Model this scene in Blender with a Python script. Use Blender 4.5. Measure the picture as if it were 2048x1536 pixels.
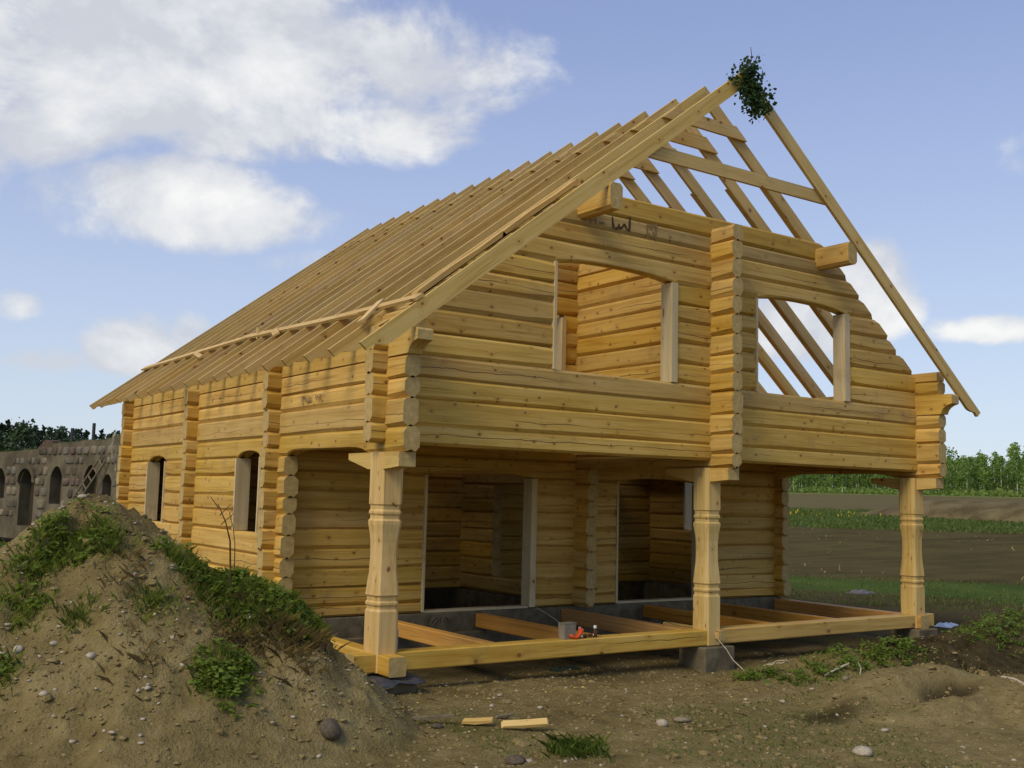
import bpy, bmesh, math, random
import numpy as np
from mathutils import Vector, Matrix, noise as mnoise

# ------------------------------------------------------------------ clear
for o in list(bpy.data.objects): bpy.data.objects.remove(o, do_unlink=True)
scene = bpy.context.scene
col = scene.collection
random.seed(7); rng = np.random.default_rng(11)
# The place is laid out in house units (front wall 8.6 wide, z = 0 at the underside of the
# gable wall); everything is brought to metres by the last step of the script.
S = 1.18; ZSHIFT = 2.38

# ------------------------------------------------------------------ camera
CAMP = Vector((-4.7858, -9.0409, -0.4812)); PITCH, YAW, ROLL, FPX = 0.1057, 0.6048, 0.0247, 2118.16
cp, sp, cw, sw = math.cos(PITCH), math.sin(PITCH), math.cos(YAW), math.sin(YAW)
FWD = Vector((sw*cp, cw*cp, sp)); R0 = Vector((cw, -sw, 0)); U0 = R0.cross(FWD)
RGT = R0*math.cos(ROLL) + U0*math.sin(ROLL); UPV = -R0*math.sin(ROLL) + U0*math.cos(ROLL)
cam_d = bpy.data.cameras.new('camera'); cam = bpy.data.objects.new('camera', cam_d); col.objects.link(cam)
cam_d.sensor_width = 36.0; cam_d.lens = 36.0*FPX/2048.0; cam_d.clip_start = 0.1; cam_d.clip_end = 6000
m = Matrix((RGT, UPV, -FWD)).transposed().to_4x4(); m.translation = CAMP
cam.matrix_world = m
scene.camera = cam
scene.render.resolution_x = 1024; scene.render.resolution_y = 768

def ray(px, py):
    return (FWD + RGT*((px-1024)/FPX) - UPV*((py-768)/FPX))
def onz(px, py, z):
    d = ray(px, py); t = (z-CAMP.z)/d.z; return CAMP + d*t
def atd(px, py, dist):
    d = ray(px, py); return CAMP + d*(dist/math.hypot(d.x, d.y))

# ------------------------------------------------------------------ light
SUN_EL, SUN_AZ = math.radians(42), math.radians(254)      # azimuth clockwise from +Y
SUN_DIR = Vector((math.sin(SUN_AZ)*math.cos(SUN_EL), math.cos(SUN_AZ)*math.cos(SUN_EL), math.sin(SUN_EL)))
sun_d = bpy.data.lights.new('sun', 'SUN'); sun = bpy.data.objects.new('sun', sun_d); col.objects.link(sun)
sun_d.energy = 1.75; sun_d.angle = math.radians(28); sun_d.color = (1.0, 0.865, 0.63)
sun.rotation_euler = (-SUN_DIR).to_track_quat('-Z', 'Y').to_euler()

scene.view_settings.view_transform = 'Standard'; scene.view_settings.look = 'None'
scene.view_settings.gamma = 1.0; scene.view_settings.use_curve_mapping = False
scene.view_settings.exposure = 0.48

world = bpy.data.worlds.new('World'); scene.world = world; world.use_nodes = True
def build_world():
    nt = world.node_tree; N = nt.nodes; L = nt.links; N.clear()
    def nd(t, **k):
        n = N.new(t)
        for a, b in k.items(): setattr(n, a, b)
        return n
    def mth(op, a, b=None, c=None, clamp=False):
        n = nd('ShaderNodeMath', operation=op); n.use_clamp = clamp
        for i, v in enumerate((a, b, c)):
            if v is None: continue
            if isinstance(v, (int, float)): n.inputs[i].default_value = v
            else: L.new(v, n.inputs[i])
        return n.outputs[0]
    def vm(op, a, b, out=0):
        n = nd('ShaderNodeVectorMath', operation=op)
        for i, v in enumerate((a, b)):
            if isinstance(v, (tuple, list, Vector)): n.inputs[i].default_value = tuple(v)
            else: L.new(v, n.inputs[i])
        return n.outputs[out]
    out = nd('ShaderNodeOutputWorld'); bg = nd('ShaderNodeBackground'); L.new(bg.outputs[0], out.inputs[0])
    bg.inputs[1].default_value = 0.082
    sky = nd('ShaderNodeTexSky', sky_type='NISHITA'); sky.sun_disc = False
    sky.sun_elevation = SUN_EL; sky.sun_rotation = SUN_AZ; sky.air_density = 1.0; sky.dust_density = 0.7; sky.ozone_density = 3.0
    tc = nd('ShaderNodeTexCoord'); D = tc.outputs['Generated']
    # clouds: soft-edged banks at their bearings, broken up by noise; the same noise goes on all round
    blobs = [(420,80,390,140,1.0),(650,120,300,125,.95),(850,110,150,95,.55),(290,205,220,105,.85),(700,245,240,70,.75),(470,265,230,70,.75),(130,270,140,70,.75),(90,60,190,100,.75),(60,180,90,60,.4),(960,175,110,30,.30),
             (320,385,185,80,.98),(490,425,180,62,.75),(240,445,110,50,.50),(290,690,82,58,1.0),(360,672,55,42,.85),(60,725,120,32,.35),(620,520,110,34,.22),(30,610,60,34,.3),
             (1755,565,72,75,.95),(1800,610,50,40,.7),(1985,655,95,28,.62),(1575,650,110,60,.75),
             (900,-190,420,120,.8),(-300,250,260,140,.8),(2350,420,170,60,.6),(2500,640,220,36,.6),(-250,700,170,55,.5)]
    best = None
    for (px, py, a, b, w) in blobs:
        c = ray(px, py).normalized(); r = RGT.copy(); u = r.cross(c).normalized(); r = c.cross(u).normalized()
        df = vm('SUBTRACT', D, c)
        uu = mth('MULTIPLY', vm('DOT_PRODUCT', df, r, 1), FPX/a*0.84)
        vv = mth('MULTIPLY', vm('DOT_PRODUCT', df, u, 1), FPX/b*0.84)
        q = mth('ADD', mth('MULTIPLY', uu, uu), mth('MULTIPLY', vv, vv))
        v = mth('SUBTRACT', w, mth('MULTIPLY', q, 0.75))
        best = v if best is None else mth('MAXIMUM', best, v)
    best = mth('MAXIMUM', best, -0.50)
    mp = nd('ShaderNodeMapping'); mp.inputs['Scale'].default_value = (1, 1, 1.35); L.new(D, mp.inputs[0])
    SH = SUN_DIR*.035+Vector((0, 0, .012))
    def nz(scale, det, rough, off=0.0):
        n = nd('ShaderNodeTexNoise'); n.inputs['Scale'].default_value = scale; n.inputs['Detail'].default_value = det
        n.inputs['Roughness'].default_value = rough; n.inputs['Distortion'].default_value = 0.25
        L.new(vm('ADD', mp.outputs[0], tuple(SH) if off is None else (off, off*.7, -off)), n.inputs['Vector']); return n.outputs['Fac']
    n1 = nz(6.2, 10, .60); n1b = nz(6.2, 10, .60, None); n2 = nz(9.0, 6, .5, 3.1); n3 = nz(3.0, 3, .5, 7.7)
    dens = mth('ADD', best, mth('MULTIPLY', mth('SUBTRACT', n1, 0.5), 3.0))
    mr = nd('ShaderNodeMapRange'); mr.interpolation_type = 'SMOOTHSTEP'
    mr.inputs['From Min'].default_value = -0.10; mr.inputs['From Max'].default_value = 0.55
    L.new(dens, mr.inputs['Value']); mask = mth('MULTIPLY', mr.outputs[0], 0.94)
    sh = mth('ADD', mth('MULTIPLY', n2, 0.55), mth('MULTIPLY', mth('SUBTRACT', dens, 0.2), 0.16))
    sh = mth('ADD', mth('ADD', sh, mth('MULTIPLY', n3, 0.25)), mth('MULTIPLY', mth('SUBTRACT', n1, n1b), .55))
    cr = nd('ShaderNodeValToRGB'); e = cr.color_ramp.elements
    e[0].position = .36; e[0].color = (.66, .685, .745, 1); e[1].position = .62; e[1].color = (1, 1, .98, 1)
    L.new(sh, cr.inputs[0])
    cs = nd('ShaderNodeVectorMath', operation='SCALE'); L.new(cr.outputs[0], cs.inputs[0]); cs.inputs['Scale'].default_value = 8.4
    # thin veil of haze towards the horizon
    sep = nd('ShaderNodeSeparateXYZ'); L.new(D, sep.inputs[0])
    veil = nd('ShaderNodeMapRange'); veil.interpolation_type = 'SMOOTHSTEP'
    veil.inputs['From Min'].default_value = 0.0; veil.inputs['From Max'].default_value = 0.55
    veil.inputs['To Min'].default_value = 0.72; veil.inputs['To Max'].default_value = 0.42
    L.new(sep.outputs[2], veil.inputs['Value'])
    vc = nd('ShaderNodeValToRGB'); ve = vc.color_ramp.elements; ve[0].position = 0.0; ve[0].color = (.62, .70, .80, 1); ve[1].position = .42; ve[1].color = (.40, .475, .80, 1); L.new(sep.outputs[2], vc.inputs[0])
    vsx = nd('ShaderNodeVectorMath', operation='SCALE'); L.new(vc.outputs[0], vsx.inputs[0]); vsx.inputs['Scale'].default_value = 10.0
    m1 = nd('ShaderNodeMixRGB'); L.new(veil.outputs[0], m1.inputs[0]); L.new(vsx.outputs[0], m1.inputs[2]); L.new(sky.outputs[0], m1.inputs[1])
    m2 = nd('ShaderNodeMixRGB'); L.new(mask, m2.inputs[0]); L.new(m1.outputs[0], m2.inputs[1]); L.new(cs.outputs[0], m2.inputs[2])
    L.new(m2.outputs[0], bg.inputs[0])
build_world()

# ------------------------------------------------------------------ materials
class NT:
    def __init__(s, name):
        s.m = bpy.data.materials.new(name); s.m.use_nodes = True; s.nt = s.m.node_tree
        s.nt.nodes.clear(); s.out = s.nd('ShaderNodeOutputMaterial'); s.b = s.nd('ShaderNodeBsdfPrincipled')
        s.nt.links.new(s.b.outputs[0], s.out.inputs[0]); s.b.inputs['Specular IOR Level'].default_value = 0.25
    def nd(s, t, **k):
        n = s.nt.nodes.new(t)
        for a, b in k.items(): setattr(n, a, b)
        return n
    def put(s, inp, v):
        if isinstance(v, bpy.types.NodeSocket): s.nt.links.new(v, inp)
        elif isinstance(v, (tuple, list)) and len(v) == 3 and inp.type == 'RGBA': inp.default_value = (*v, 1)
        else: inp.default_value = v
    def math(s, op, a, b=0.0, c=0.0, clamp=False):
        n = s.nd('ShaderNodeMath', operation=op); n.use_clamp = clamp
        s.put(n.inputs[0], a); s.put(n.inputs[1], b); s.put(n.inputs[2], c); return n.outputs[0]
    def vec(s, op, a, b):
        n = s.nd('ShaderNodeVectorMath', operation=op); s.put(n.inputs[0], a); s.put(n.inputs[1], b); return n.outputs[0]
    def noise(s, v, scale=1.0, det=4, rough=.5, dist=0.0):
        n = s.nd('ShaderNodeTexNoise'); s.put(n.inputs['Vector'], v); s.put(n.inputs['Scale'], scale)
        n.inputs['Detail'].default_value = det; n.inputs['Roughness'].default_value = rough; n.inputs['Distortion'].default_value = dist
        return n.outputs['Fac']
    def rng(s, v, a, b, c=0.0, d=1.0, smooth=True):
        n = s.nd('ShaderNodeMapRange'); n.interpolation_type = 'SMOOTHSTEP' if smooth else 'LINEAR'
        s.put(n.inputs['Value'], v)
        for k, x in zip(('From Min', 'From Max', 'To Min', 'To Max'), (a, b, c, d)): s.put(n.inputs[k], x)
        return n.outputs[0]
    def mix(s, f, a, b, mode='MIX'):
        n = s.nd('ShaderNodeMixRGB', blend_type=mode); s.put(n.inputs[0], f); s.put(n.inputs[1], a); s.put(n.inputs[2], b); return n.outputs[0]
    def ramp(s, v, stops):
        n = s.nd('ShaderNodeValToRGB'); e = n.color_ramp.elements
        while len(e) < len(stops): e.new(0.5)
        for i, (p, c) in enumerate(stops): e[i].position = p; e[i].color = (*c, 1)
        s.put(n.inputs[0], v); return n.outputs[0]
    def bump(s, h, strength=.3, dist=.01):
        n = s.nd('ShaderNodeBump'); n.inputs['Strength'].default_value = strength; n.inputs['Distance'].default_value = dist
        s.put(n.inputs['Height'], h); s.put(s.b.inputs['Normal'], n.outputs[0]); return n
    def fin(s, colr, rough=.8):
        s.put(s.b.inputs['Base Color'], colr); s.put(s.b.inputs['Roughness'], rough); return s.m

def wood(name, light, mid, dark, knot=(.20, .085, .02), cracks=0.5, knot_scale=4.3, rough=.62, smudge=0.0, tint=.16, grey=0.0):
    t = NT(name); tc = t.nd('ShaderNodeTexCoord'); oi = t.nd('ShaderNodeObjectInfo')
    rnd = oi.outputs['Random']
    cmb = t.nd('ShaderNodeCombineXYZ')
    t.put(cmb.inputs[0], t.math('MULTIPLY', rnd, 37.0)); t.put(cmb.inputs[1], t.math('MULTIPLY', rnd, 53.0)); t.put(cmb.inputs[2], t.math('MULTIPLY', rnd, 91.0))
    P = t.vec('ADD', tc.outputs['Object'], cmb.outputs[0])
    raw = t.nd('ShaderNodeSeparateXYZ'); t.put(raw.inputs[0], tc.outputs['Object'])
    # knots on the long faces
    kc = t.nd('ShaderNodeSeparateXYZ'); t.put(kc.inputs[0], P)
    k2 = t.nd('ShaderNodeCombineXYZ'); t.put(k2.inputs[0], t.math('MULTIPLY', kc.outputs[0], .72)); t.put(k2.inputs[1], t.math('ADD', kc.outputs[2], t.math('MULTIPLY', kc.outputs[1], 3.0)))
    vo = t.nd('ShaderNodeTexVoronoi'); vo.voronoi_dimensions = '2D'; vo.inputs['Scale'].default_value = knot_scale; t.put(vo.inputs['Vector'], k2.outputs[0])
    vs = t.nd('ShaderNodeSeparateColor'); t.put(vs.inputs[0], vo.outputs['Color'])
    dist = vo.outputs['Distance']
    has = t.math('GREATER_THAN', vs.outputs[0], .30)
    size = t.math('ADD', .035, t.math('MULTIPLY', vs.outputs[1], .065))
    kn = t.math('MULTIPLY', has, t.rng(dist, size, t.math('MULTIPLY', size, .55), 0.0, 1.0))
    halo = t.math('MULTIPLY', has, t.rng(dist, .24, .03, 0.0, 1.0))
    # grain bends round the knots
    warp = t.nd('ShaderNodeCombineXYZ'); t.put(warp.inputs[2], t.math('MULTIPLY', halo, .05))
    Pw = t.vec('ADD', P, warp.outputs[0])
    st = t.nd('ShaderNodeMapping'); st.inputs['Scale'].default_value = (.55, 16, 16); t.put(st.inputs[0], Pw)
    g1 = t.noise(st.outputs[0], 1.0, 5, .62, .6)
    st2 = t.nd('ShaderNodeMapping'); st2.inputs['Scale'].default_value = (2.2, 90, 90); t.put(st2.inputs[0], Pw)
    g2 = t.noise(st2.outputs[0], 1.0, 3, .6)
    big = t.noise(P, 1.3, 3, .5)
    colr = t.ramp(t.math('ADD', t.math('MULTIPLY', g1, .8), t.math('MULTIPLY', big, .25)), ((.36, dark), (.52, mid), (.68, light)))
    colr = t.mix(t.rng(g2, .48, .72, 0, .45), colr, dark)
    st3 = t.nd('ShaderNodeMapping'); st3.inputs['Scale'].default_value = (.9, 34, 34); t.put(st3.inputs[0], Pw)
    colr = t.mix(t.rng(t.noise(st3.outputs[0], 1.0, 4, .65, .4), .56, .70, 0, .5), colr, (dark[0]*.72, dark[1]*.62, dark[2]*.5))
    colr = t.mix(t.math('MULTIPLY', halo, .30), colr, (dark[0]*.85, dark[1]*.72, dark[2]*.6))
    colr = t.mix(t.math('MULTIPLY', kn, .92), colr, knot)
    # drying checks running along the piece
    if cracks > 0:
        cn = t.noise(t.vec('MULTIPLY', P, (1.1, 0, 0)), 1.0, 4, .6)
        zc = t.math('ADD', .125, t.math('MULTIPLY', t.math('SUBTRACT', cn, .5), .13))
        onx = t.noise(t.vec('MULTIPLY', P, (.45, .3, .0)), 1.0, 2, .5)
        wd = t.math('MULTIPLY', t.rng(onx, .44, .60, 0.0, .0052), t.math('GREATER_THAN', t.math('FRACT', t.math('MULTIPLY', rnd, 17.31)), 1-cracks))
        cr = t.math('LESS_THAN', t.math('ABSOLUTE', t.math('SUBTRACT', raw.outputs[2], zc)), wd)
        colr = t.mix(t.math('MULTIPLY', cr, .85), colr, (.045, .022, .006))
    # piece to piece variation, soiling and greying
    hv = t.nd('ShaderNodeHueSaturation')
    t.put(hv.inputs['Hue'], t.math('ADD', .5, t.math('MULTIPLY', t.math('SUBTRACT', rnd, .5), .007)))
    t.put(hv.inputs['Saturation'], t.math('ADD', .95, t.math('MULTIPLY', t.math('FRACT', t.math('MULTIPLY', rnd, 7.7)), .10)))
    t.put(hv.inputs['Value'], t.math('ADD', 1-tint/2, t.math('MULTIPLY', t.math('FRACT', t.math('MULTIPLY', rnd, 13.1)), tint))); t.put(hv.inputs['Color'], colr)
    colr = hv.outputs[0]
    so = t.noise(P, 2.3, 5, .6, .4)
    colr = t.mix(t.rng(so, .56, .74, 0, .30 + smudge), colr, (.20, .14, .075))
    colr = t.mix(t.math('MULTIPLY', t.math('POWER', t.math('FRACT', t.math('MULTIPLY', rnd, 29.3)), 2.0), .14), colr, (.46, .36, .19))
    if grey: colr = t.mix(grey, colr, (.42, .36, .26))
    t.bump(t.math('ADD', t.math('MULTIPLY', g1, .6), t.math('ADD', t.math('MULTIPLY', g2, .3), t.math('MULTIPLY', kn, -.3))), .35, .006)
    return t.fin(colr, rough)

def endgrain(name, light, dark):
    t = NT(name); tc = t.nd('ShaderNodeTexCoord'); oi = t.nd('ShaderNodeObjectInfo')
    sc = t.vec('MULTIPLY', tc.outputs['Object'], (0, 1, 1))
    ctr = t.vec('SUBTRACT', sc, (0, .10, .13))
    n = t.nd('ShaderNodeVectorMath', operation='LENGTH'); t.put(n.inputs[0], ctr)
    wob = t.noise(tc.outputs['Object'], 9, 3)
    rings = t.math('SINE', t.math('MULTIPLY', t.math('ADD', n.outputs['Value'], t.math('MULTIPLY', wob, .015)), 620.0))
    nn = t.noise(t.vec('ADD', tc.outputs['Object'], t.vec('MULTIPLY', oi.outputs['Location'], (3, 3, 3))), 14, 5, .6)
    c = t.ramp(t.math('ADD', t.math('MULTIPLY', rings, .10), nn), ((.3, dark), (.75, light)))
    c = t.mix(t.rng(n.outputs['Value'], .035, .0, 0, .5), c, (light[0]*1.2, light[1]*1.15, light[2]*1.2))
    t.bump(nn, .3, .006); return t.fin(c, .85)

M = {}
M['log'] = wood('log_wood', (.635, .418, .120), (.565, .354, .070), (.415, .225, .036), cracks=.6, smudge=.06, tint=.30)
M['log_stained'] = wood('stained_log_wood', (.52, .365, .125), (.45, .30, .08), (.33, .19, .045), cracks=.3, smudge=.35, tint=.1)
M['logend'] = endgrain('log_end_grain', (.52, .385, .16), (.36, .25, .085))
M['plank'] = wood('sawn_plank', (.65, .47, .19), (.59, .405, .132), (.47, .29, .08), cracks=0.0, knot_scale=3.0, tint=.16)
M['plank_end'] = endgrain('plank_end_grain', (.44, .30, .13), (.28, .18, .06))
M['jamb'] = wood('planed_jamb', (.62, .52, .32), (.57, .465, .26), (.48, .37, .18), cracks=0.0, knot_scale=1.6, tint=.10)
M['post'] = wood('post_wood', (.66, .475, .19), (.60, .41, .13), (.49, .305, .085), cracks=.0, knot_scale=3.2, tint=.08)
M['beam'] = wood('beam_wood', (.60, .395, .11), (.54, .335, .07), (.41, .215, .038), cracks=.5, knot_scale=2.6, tint=.12)
M['joist'] = wood('joist_wood', (.56, .30, .075), (.48, .235, .05), (.36, .16, .03), cracks=.2, knot_scale=2.4, tint=.14)

def simple(name, c1, c2, scale=6.0, rough=.85, bump=.3, bdist=.01, det=6, lo=.35, hi=.65):
    t = NT(name)
    if rough > .84: t.b.inputs['Specular IOR Level'].default_value = .06
    tc = t.nd('ShaderNodeTexCoord'); oi = t.nd('ShaderNodeObjectInfo')
    P = t.vec('ADD', tc.outputs['Object'], t.vec('MULTIPLY', oi.outputs['Location'], (1.3, 1.7, 1.1)))
    n = t.noise(P, scale, det, .6, .2)
    c = t.ramp(n, ((lo, c1), (hi, c2)))
    if bump: t.bump(n, bump, bdist)
    return t.fin(c, rough)
M['concrete'] = simple('concrete', (.10, .084, .050), (.19, .16, .10), 5, .9, .5, .012)
M['felt'] = simple('roofing_felt', (.035, .038, .045), (.075, .08, .09), 12, .55, .3, .004)
M['mark'] = simple('marker_strokes', (.05, .03, .02), (.10, .065, .04), 25, .9, 0)
M['faint'] = simple('faint_strokes', (.22, .14, .07), (.30, .20, .09), 25, .9, 0)
M['dark_in'] = simple('dark_timber', (.10, .06, .02), (.16, .10, .04), 5, .9, .2)
M['rope'] = simple('pale_rope', (.42, .36, .26), (.58, .52, .40), 30, .9, .3, .003)
M['wire'] = simple('pale_string', (.45, .40, .30), (.55, .5, .40), 30, .9, 0)
M['orange'] = simple('orange_plastic', (.62, .075, .012), (.75, .11, .02), 10, .4, 0)
M['brown_glass'] = simple('brown_bottle', (.055, .02, .008), (.09, .035, .012), 10, .15, 0)
M['white_cap'] = simple('white_plastic', (.68, .66, .60), (.76, .74, .70), 10, .4, 0)
M['tub'] = simple('cloudy_plastic', (.20, .175, .125), (.28, .25, .19), 8, .35, 0)
M['blue'] = simple('blue_plastic', (.10, .16, .23), (.17, .24, .32), 8, .25, 0)
M['bag'] = simple('pale_blue_film', (.42, .52, .62), (.62, .68, .74), 14, .3, .3)
M['lilac'] = simple('lilac_cloth', (.10, .085, .10), (.17, .145, .165), 10, .8, .4)
M['sheet'] = simple('dark_green_sheet', (.012, .022, .014), (.03, .045, .028), 9, .5, .3)
M['bark'] = simple('brown_bark', (.05, .032, .018), (.11, .075, .045), 14, .95, .6, .01)
M['ladder'] = simple('weathered_wood', (.13, .105, .065), (.22, .18, .12), 14, .9, .3)
M['pole'] = simple('grey_pole', (.03, .03, .033), (.06, .06, .06), 10, .8, 0)
M['rust'] = simple('rusty_sheet', (.07, .04, .028), (.12, .07, .045), 5, .8, .2)
M['stonegrey'] = simple('field_stone', (.10, .088, .068), (.19, .168, .132), 2.2, .9, .6, .03)
M['stonered'] = simple('reddish_stone', (.10, .075, .058), (.17, .13, .095), 2.2, .9, .6, .03)
M['stonedark'] = simple('dark_stone', (.06, .05, .035), (.12, .10, .07), 2.2, .9, .6, .03)
M['stonepale'] = simple('pale_stone', (.16, .132, .085), (.26, .22, .15), 2.2, .9, .6, .03)
M['mortar'] = simple('lime_mortar', (.085, .070, .045), (.165, .14, .092), 1.2, .95, .7, .05)
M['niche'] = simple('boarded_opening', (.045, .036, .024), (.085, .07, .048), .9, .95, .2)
M['pebble'] = simple('pebble', (.27, .225, .155), (.48, .42, .32), 8, .8, .2)
M['pebble2'] = simple('dull_pebble', (.17, .135, .085), (.30, .25, .17), 8, .85, .2)
M['crumb'] = simple('earth_crumb', (.15, .115, .046), (.27, .212, .098), 8, .95, .3)
M['darkstone'] = simple('grey_boulder', (.075, .06, .042), (.13, .105, .075), 6, .9, .5)
M['birchbark'] = simple('birch_bark', (.42, .40, .34), (.66, .64, .58), .9, .8, 0)
M['pinebark'] = simple('pine_bark', (.07, .045, .028), (.13, .085, .05), 2, .95, 0)

def leafmat(name, c1, c2, scale=1.2, trans=.35):
    t = NT(name); tc = t.nd('ShaderNodeTexCoord'); oi = t.nd('ShaderNodeObjectInfo')
    n = t.math('ADD', t.math('MULTIPLY', t.noise(tc.outputs['Object'], scale, 3, .6), .5), t.math('MULTIPLY', t.noise(tc.outputs['Object'], scale*14, 2, .6), .5))
    r = t.math('MULTIPLY', t.math('SUBTRACT', oi.outputs['Random'], .5), .5)
    c = t.ramp(t.math('ADD', n, t.math('MULTIPLY', r, .5)), ((.36, c1), (.64, c2)))
    t.fin(c, .6)
    tr = t.nd('ShaderNodeBsdfTranslucent'); t.put(tr.inputs[0], t.mix(.5, c, (c2[0]*1.2, c2[1]*1.25, c2[2]*.8)))
    mx = t.nd('ShaderNodeMixShader'); mx.inputs[0].default_value = trans
    t.nt.links.new(t.b.outputs[0], mx.inputs[1]); t.nt.links.new(tr.outputs[0], mx.inputs[2]); t.nt.links.new(mx.outputs[0], t.out.inputs[0])
    return t.m
M['leaf_branch'] = leafmat('birch_twig_leaf', (.03, .065, .018), (.07, .12, .035), 5)
M['weed'] = leafmat('weed_leaf', (.11, .185, .022), (.27, .35, .06), 2.0, .5)
M['grass'] = leafmat('grass_blade', (.13, .195, .03), (.27, .33, .07), 1.4, .5)
M['fieldgrass'] = leafmat('field_grass_blade', (.075, .115, .022), (.15, .19, .045), 1.0, .4)
M['drygrass'] = leafmat('dry_grass_blade', (.28, .20, .09), (.46, .36, .18), 3)
M['yellow'] = leafmat('yellow_flower', (.55, .42, .02), (.70, .55, .03), 3)
M['birchleaf'] = leafmat('birch_leaf', (.13, .225, .04), (.26, .37, .08), .25)
M['birchleaf2'] = leafmat('birch_leaf_dark', (.10, .185, .036), (.20, .30, .065), .25)
M['conifer'] = leafmat('conifer_needle', (.012, .028, .014), (.035, .060, .028), .25, .15)
M['conifer2'] = leafmat('conifer_needle_pale', (.025, .045, .022), (.060, .090, .040), .25, .15)
M['shrub'] = leafmat('undergrowth_leaf', (.12, .20, .035), (.21, .29, .065), .2)

# ------------------------------------------------------------------ helpers
def lk(o, parent=None):
    col.objects.link(o)
    if parent is not None: o.parent = parent
    return o
def tag(o, label=None, cat=None, group=None, kind=None):
    if label: o['label'] = label
    if cat: o['category'] = cat
    if group: o['group'] = group
    if kind: o['kind'] = kind
    return o
def empty(name, loc, label, cat, group=None):
    o = bpy.data.objects.new(name, None); o.location = loc; o.empty_display_size = .2; lk(o)
    return tag(o, label, cat, group)
class MB:
    def __init__(s): s.v = []; s.f = []; s.mi = []
    def add(s, vs, fs, mi=0):
        b = len(s.v); s.v += [tuple(v) for v in vs]
        for k, f in enumerate(fs): s.f.append(tuple(b+i for i in f)); s.mi.append(mi if isinstance(mi, int) else mi[k])
        return s
    def box(s, x0, x1, y0, y1, z0, z1, mi=0):
        return s.add([(x0,y0,z0),(x1,y0,z0),(x1,y1,z0),(x0,y1,z0),(x0,y0,z1),(x1,y0,z1),(x1,y1,z1),(x0,y1,z1)],
                     [(0,3,2,1),(4,5,6,7),(0,1,5,4),(1,2,6,5),(2,3,7,6),(3,0,4,7)], mi)
    def prism_y(s, pts, y0, y1, mi=0, mcap=None):     # polygon in (x,z), counter-clockwise seen from -y
        n = len(pts); vs = [(x, y0, z) for x, z in pts] + [(x, y1, z) for x, z in pts]
        fs = [tuple(range(n)), tuple(range(2*n-1, n-1, -1))] + [(i, i+n, (i+1) % n+n, (i+1) % n) for i in range(n)]
        mc = mi if mcap is None else mcap
        return s.add(vs, fs, [mc, mc]+[mi]*n)
    def tube(s, pts, r, n=6, mi=0, caps=True):
        pts = [Vector(p) for p in pts]; rings = []
        for i, p in enumerate(pts):
            t = (pts[min(i+1, len(pts)-1)]-pts[max(i-1, 0)]).normalized()
            a = t.orthogonal().normalized() if abs(t.z) > .9 else t.cross(Vector((0, 0, 1))).normalized()
            b = t.cross(a); rr = r[i] if isinstance(r, (list, tuple)) else r
            rings.append([p+a*math.cos(2*math.pi*k/n)*rr+b*math.sin(2*math.pi*k/n)*rr for k in range(n)])
        vs = [v for rg in rings for v in rg]; fs = []
        for i in range(len(pts)-1):
            for k in range(n): fs.append((i*n+k, i*n+(k+1) % n, (i+1)*n+(k+1) % n, (i+1)*n+k))
        if caps: fs += [tuple(range(n-1, -1, -1)), tuple(range((len(pts)-1)*n, len(pts)*n))]
        return s.add(vs, fs, mi)
    def lathe(s, prof, c=(0, 0, 0), n=14, mi=0):      # profile [(r,z)]
        vs = []; fs = []
        for r, z in prof:
            for k in range(n): vs.append((c[0]+r*math.cos(2*math.pi*k/n), c[1]+r*math.sin(2*math.pi*k/n), c[2]+z))
        for i in range(len(prof)-1):
            for k in range(n): fs.append((i*n+k, i*n+(k+1) % n, (i+1)*n+(k+1) % n, (i+1)*n+k))
        fs += [tuple(range(n-1, -1, -1)), tuple(range((len(prof)-1)*n, len(prof)*n))]
        return s.add(vs, fs, mi)
    def mesh(s, name, mats, smooth=False):
        me = bpy.data.meshes.new(name); me.from_pydata(s.v, [], s.f)
        for mm in (mats if isinstance(mats, (list, tuple)) else [mats]): me.materials.append(mm)
        me.polygons.foreach_set('material_index', s.mi)
        if smooth: me.polygons.foreach_set('use_smooth', [True]*len(s.f))
        me.update(); return me
    def build(s, name, mats, parent=None, loc=(0, 0, 0), rot=(0, 0, 0), smooth=False):
        o = bpy.data.objects.new(name, s.mesh(name, mats, smooth)); o.location = loc; o.rotation_euler = rot
        return lk(o, parent)

def fastmesh(name, verts, nper, mat, smooth=False):
    """verts (k*nper,3) -> k separate polygons of nper corners"""
    me = bpy.data.meshes.new(name); nv = len(verts); k = nv//nper
    me.vertices.add(nv); me.vertices.foreach_set('co', np.asarray(verts, dtype=np.float32).ravel())
    me.loops.add(nv); me.loops.foreach_set('vertex_index', np.arange(nv, dtype=np.int32))
    me.polygons.add(k); me.polygons.foreach_set('loop_start', np.arange(0, nv, nper, dtype=np.int32))
    me.polygons.foreach_set('loop_total', np.full(k, nper, dtype=np.int32))
    me.materials.append(mat); me.update(calc_edges=True); return me

# value noise
_perm = np.random.default_rng(5).random((256, 256))
def vnoise(x, y):
    xi = np.floor(x).astype(int); yi = np.floor(y).astype(int); fx = x-xi; fy = y-yi
    fx = fx*fx*(3-2*fx); fy = fy*fy*(3-2*fy)
    g = lambda a, b: _perm[a & 255, b & 255]
    return (g(xi, yi)*(1-fx)+g(xi+1, yi)*fx)*(1-fy)+(g(xi, yi+1)*(1-fx)+g(xi+1, yi+1)*fx)*fy
def fbm(x, y, s, o=5, rg=.5):
    r = 0; a = 1; t = 0
    for i in range(o): r = r+a*vnoise(x*s+17.3*i, y*s+31.7*i); t += a; a *= rg; s *= 2.03
    return r/t-.5
def sstep(a, b, x):
    t = np.clip((x-a)/(b-a), 0, 1); return t*t*(3-2*t)

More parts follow.
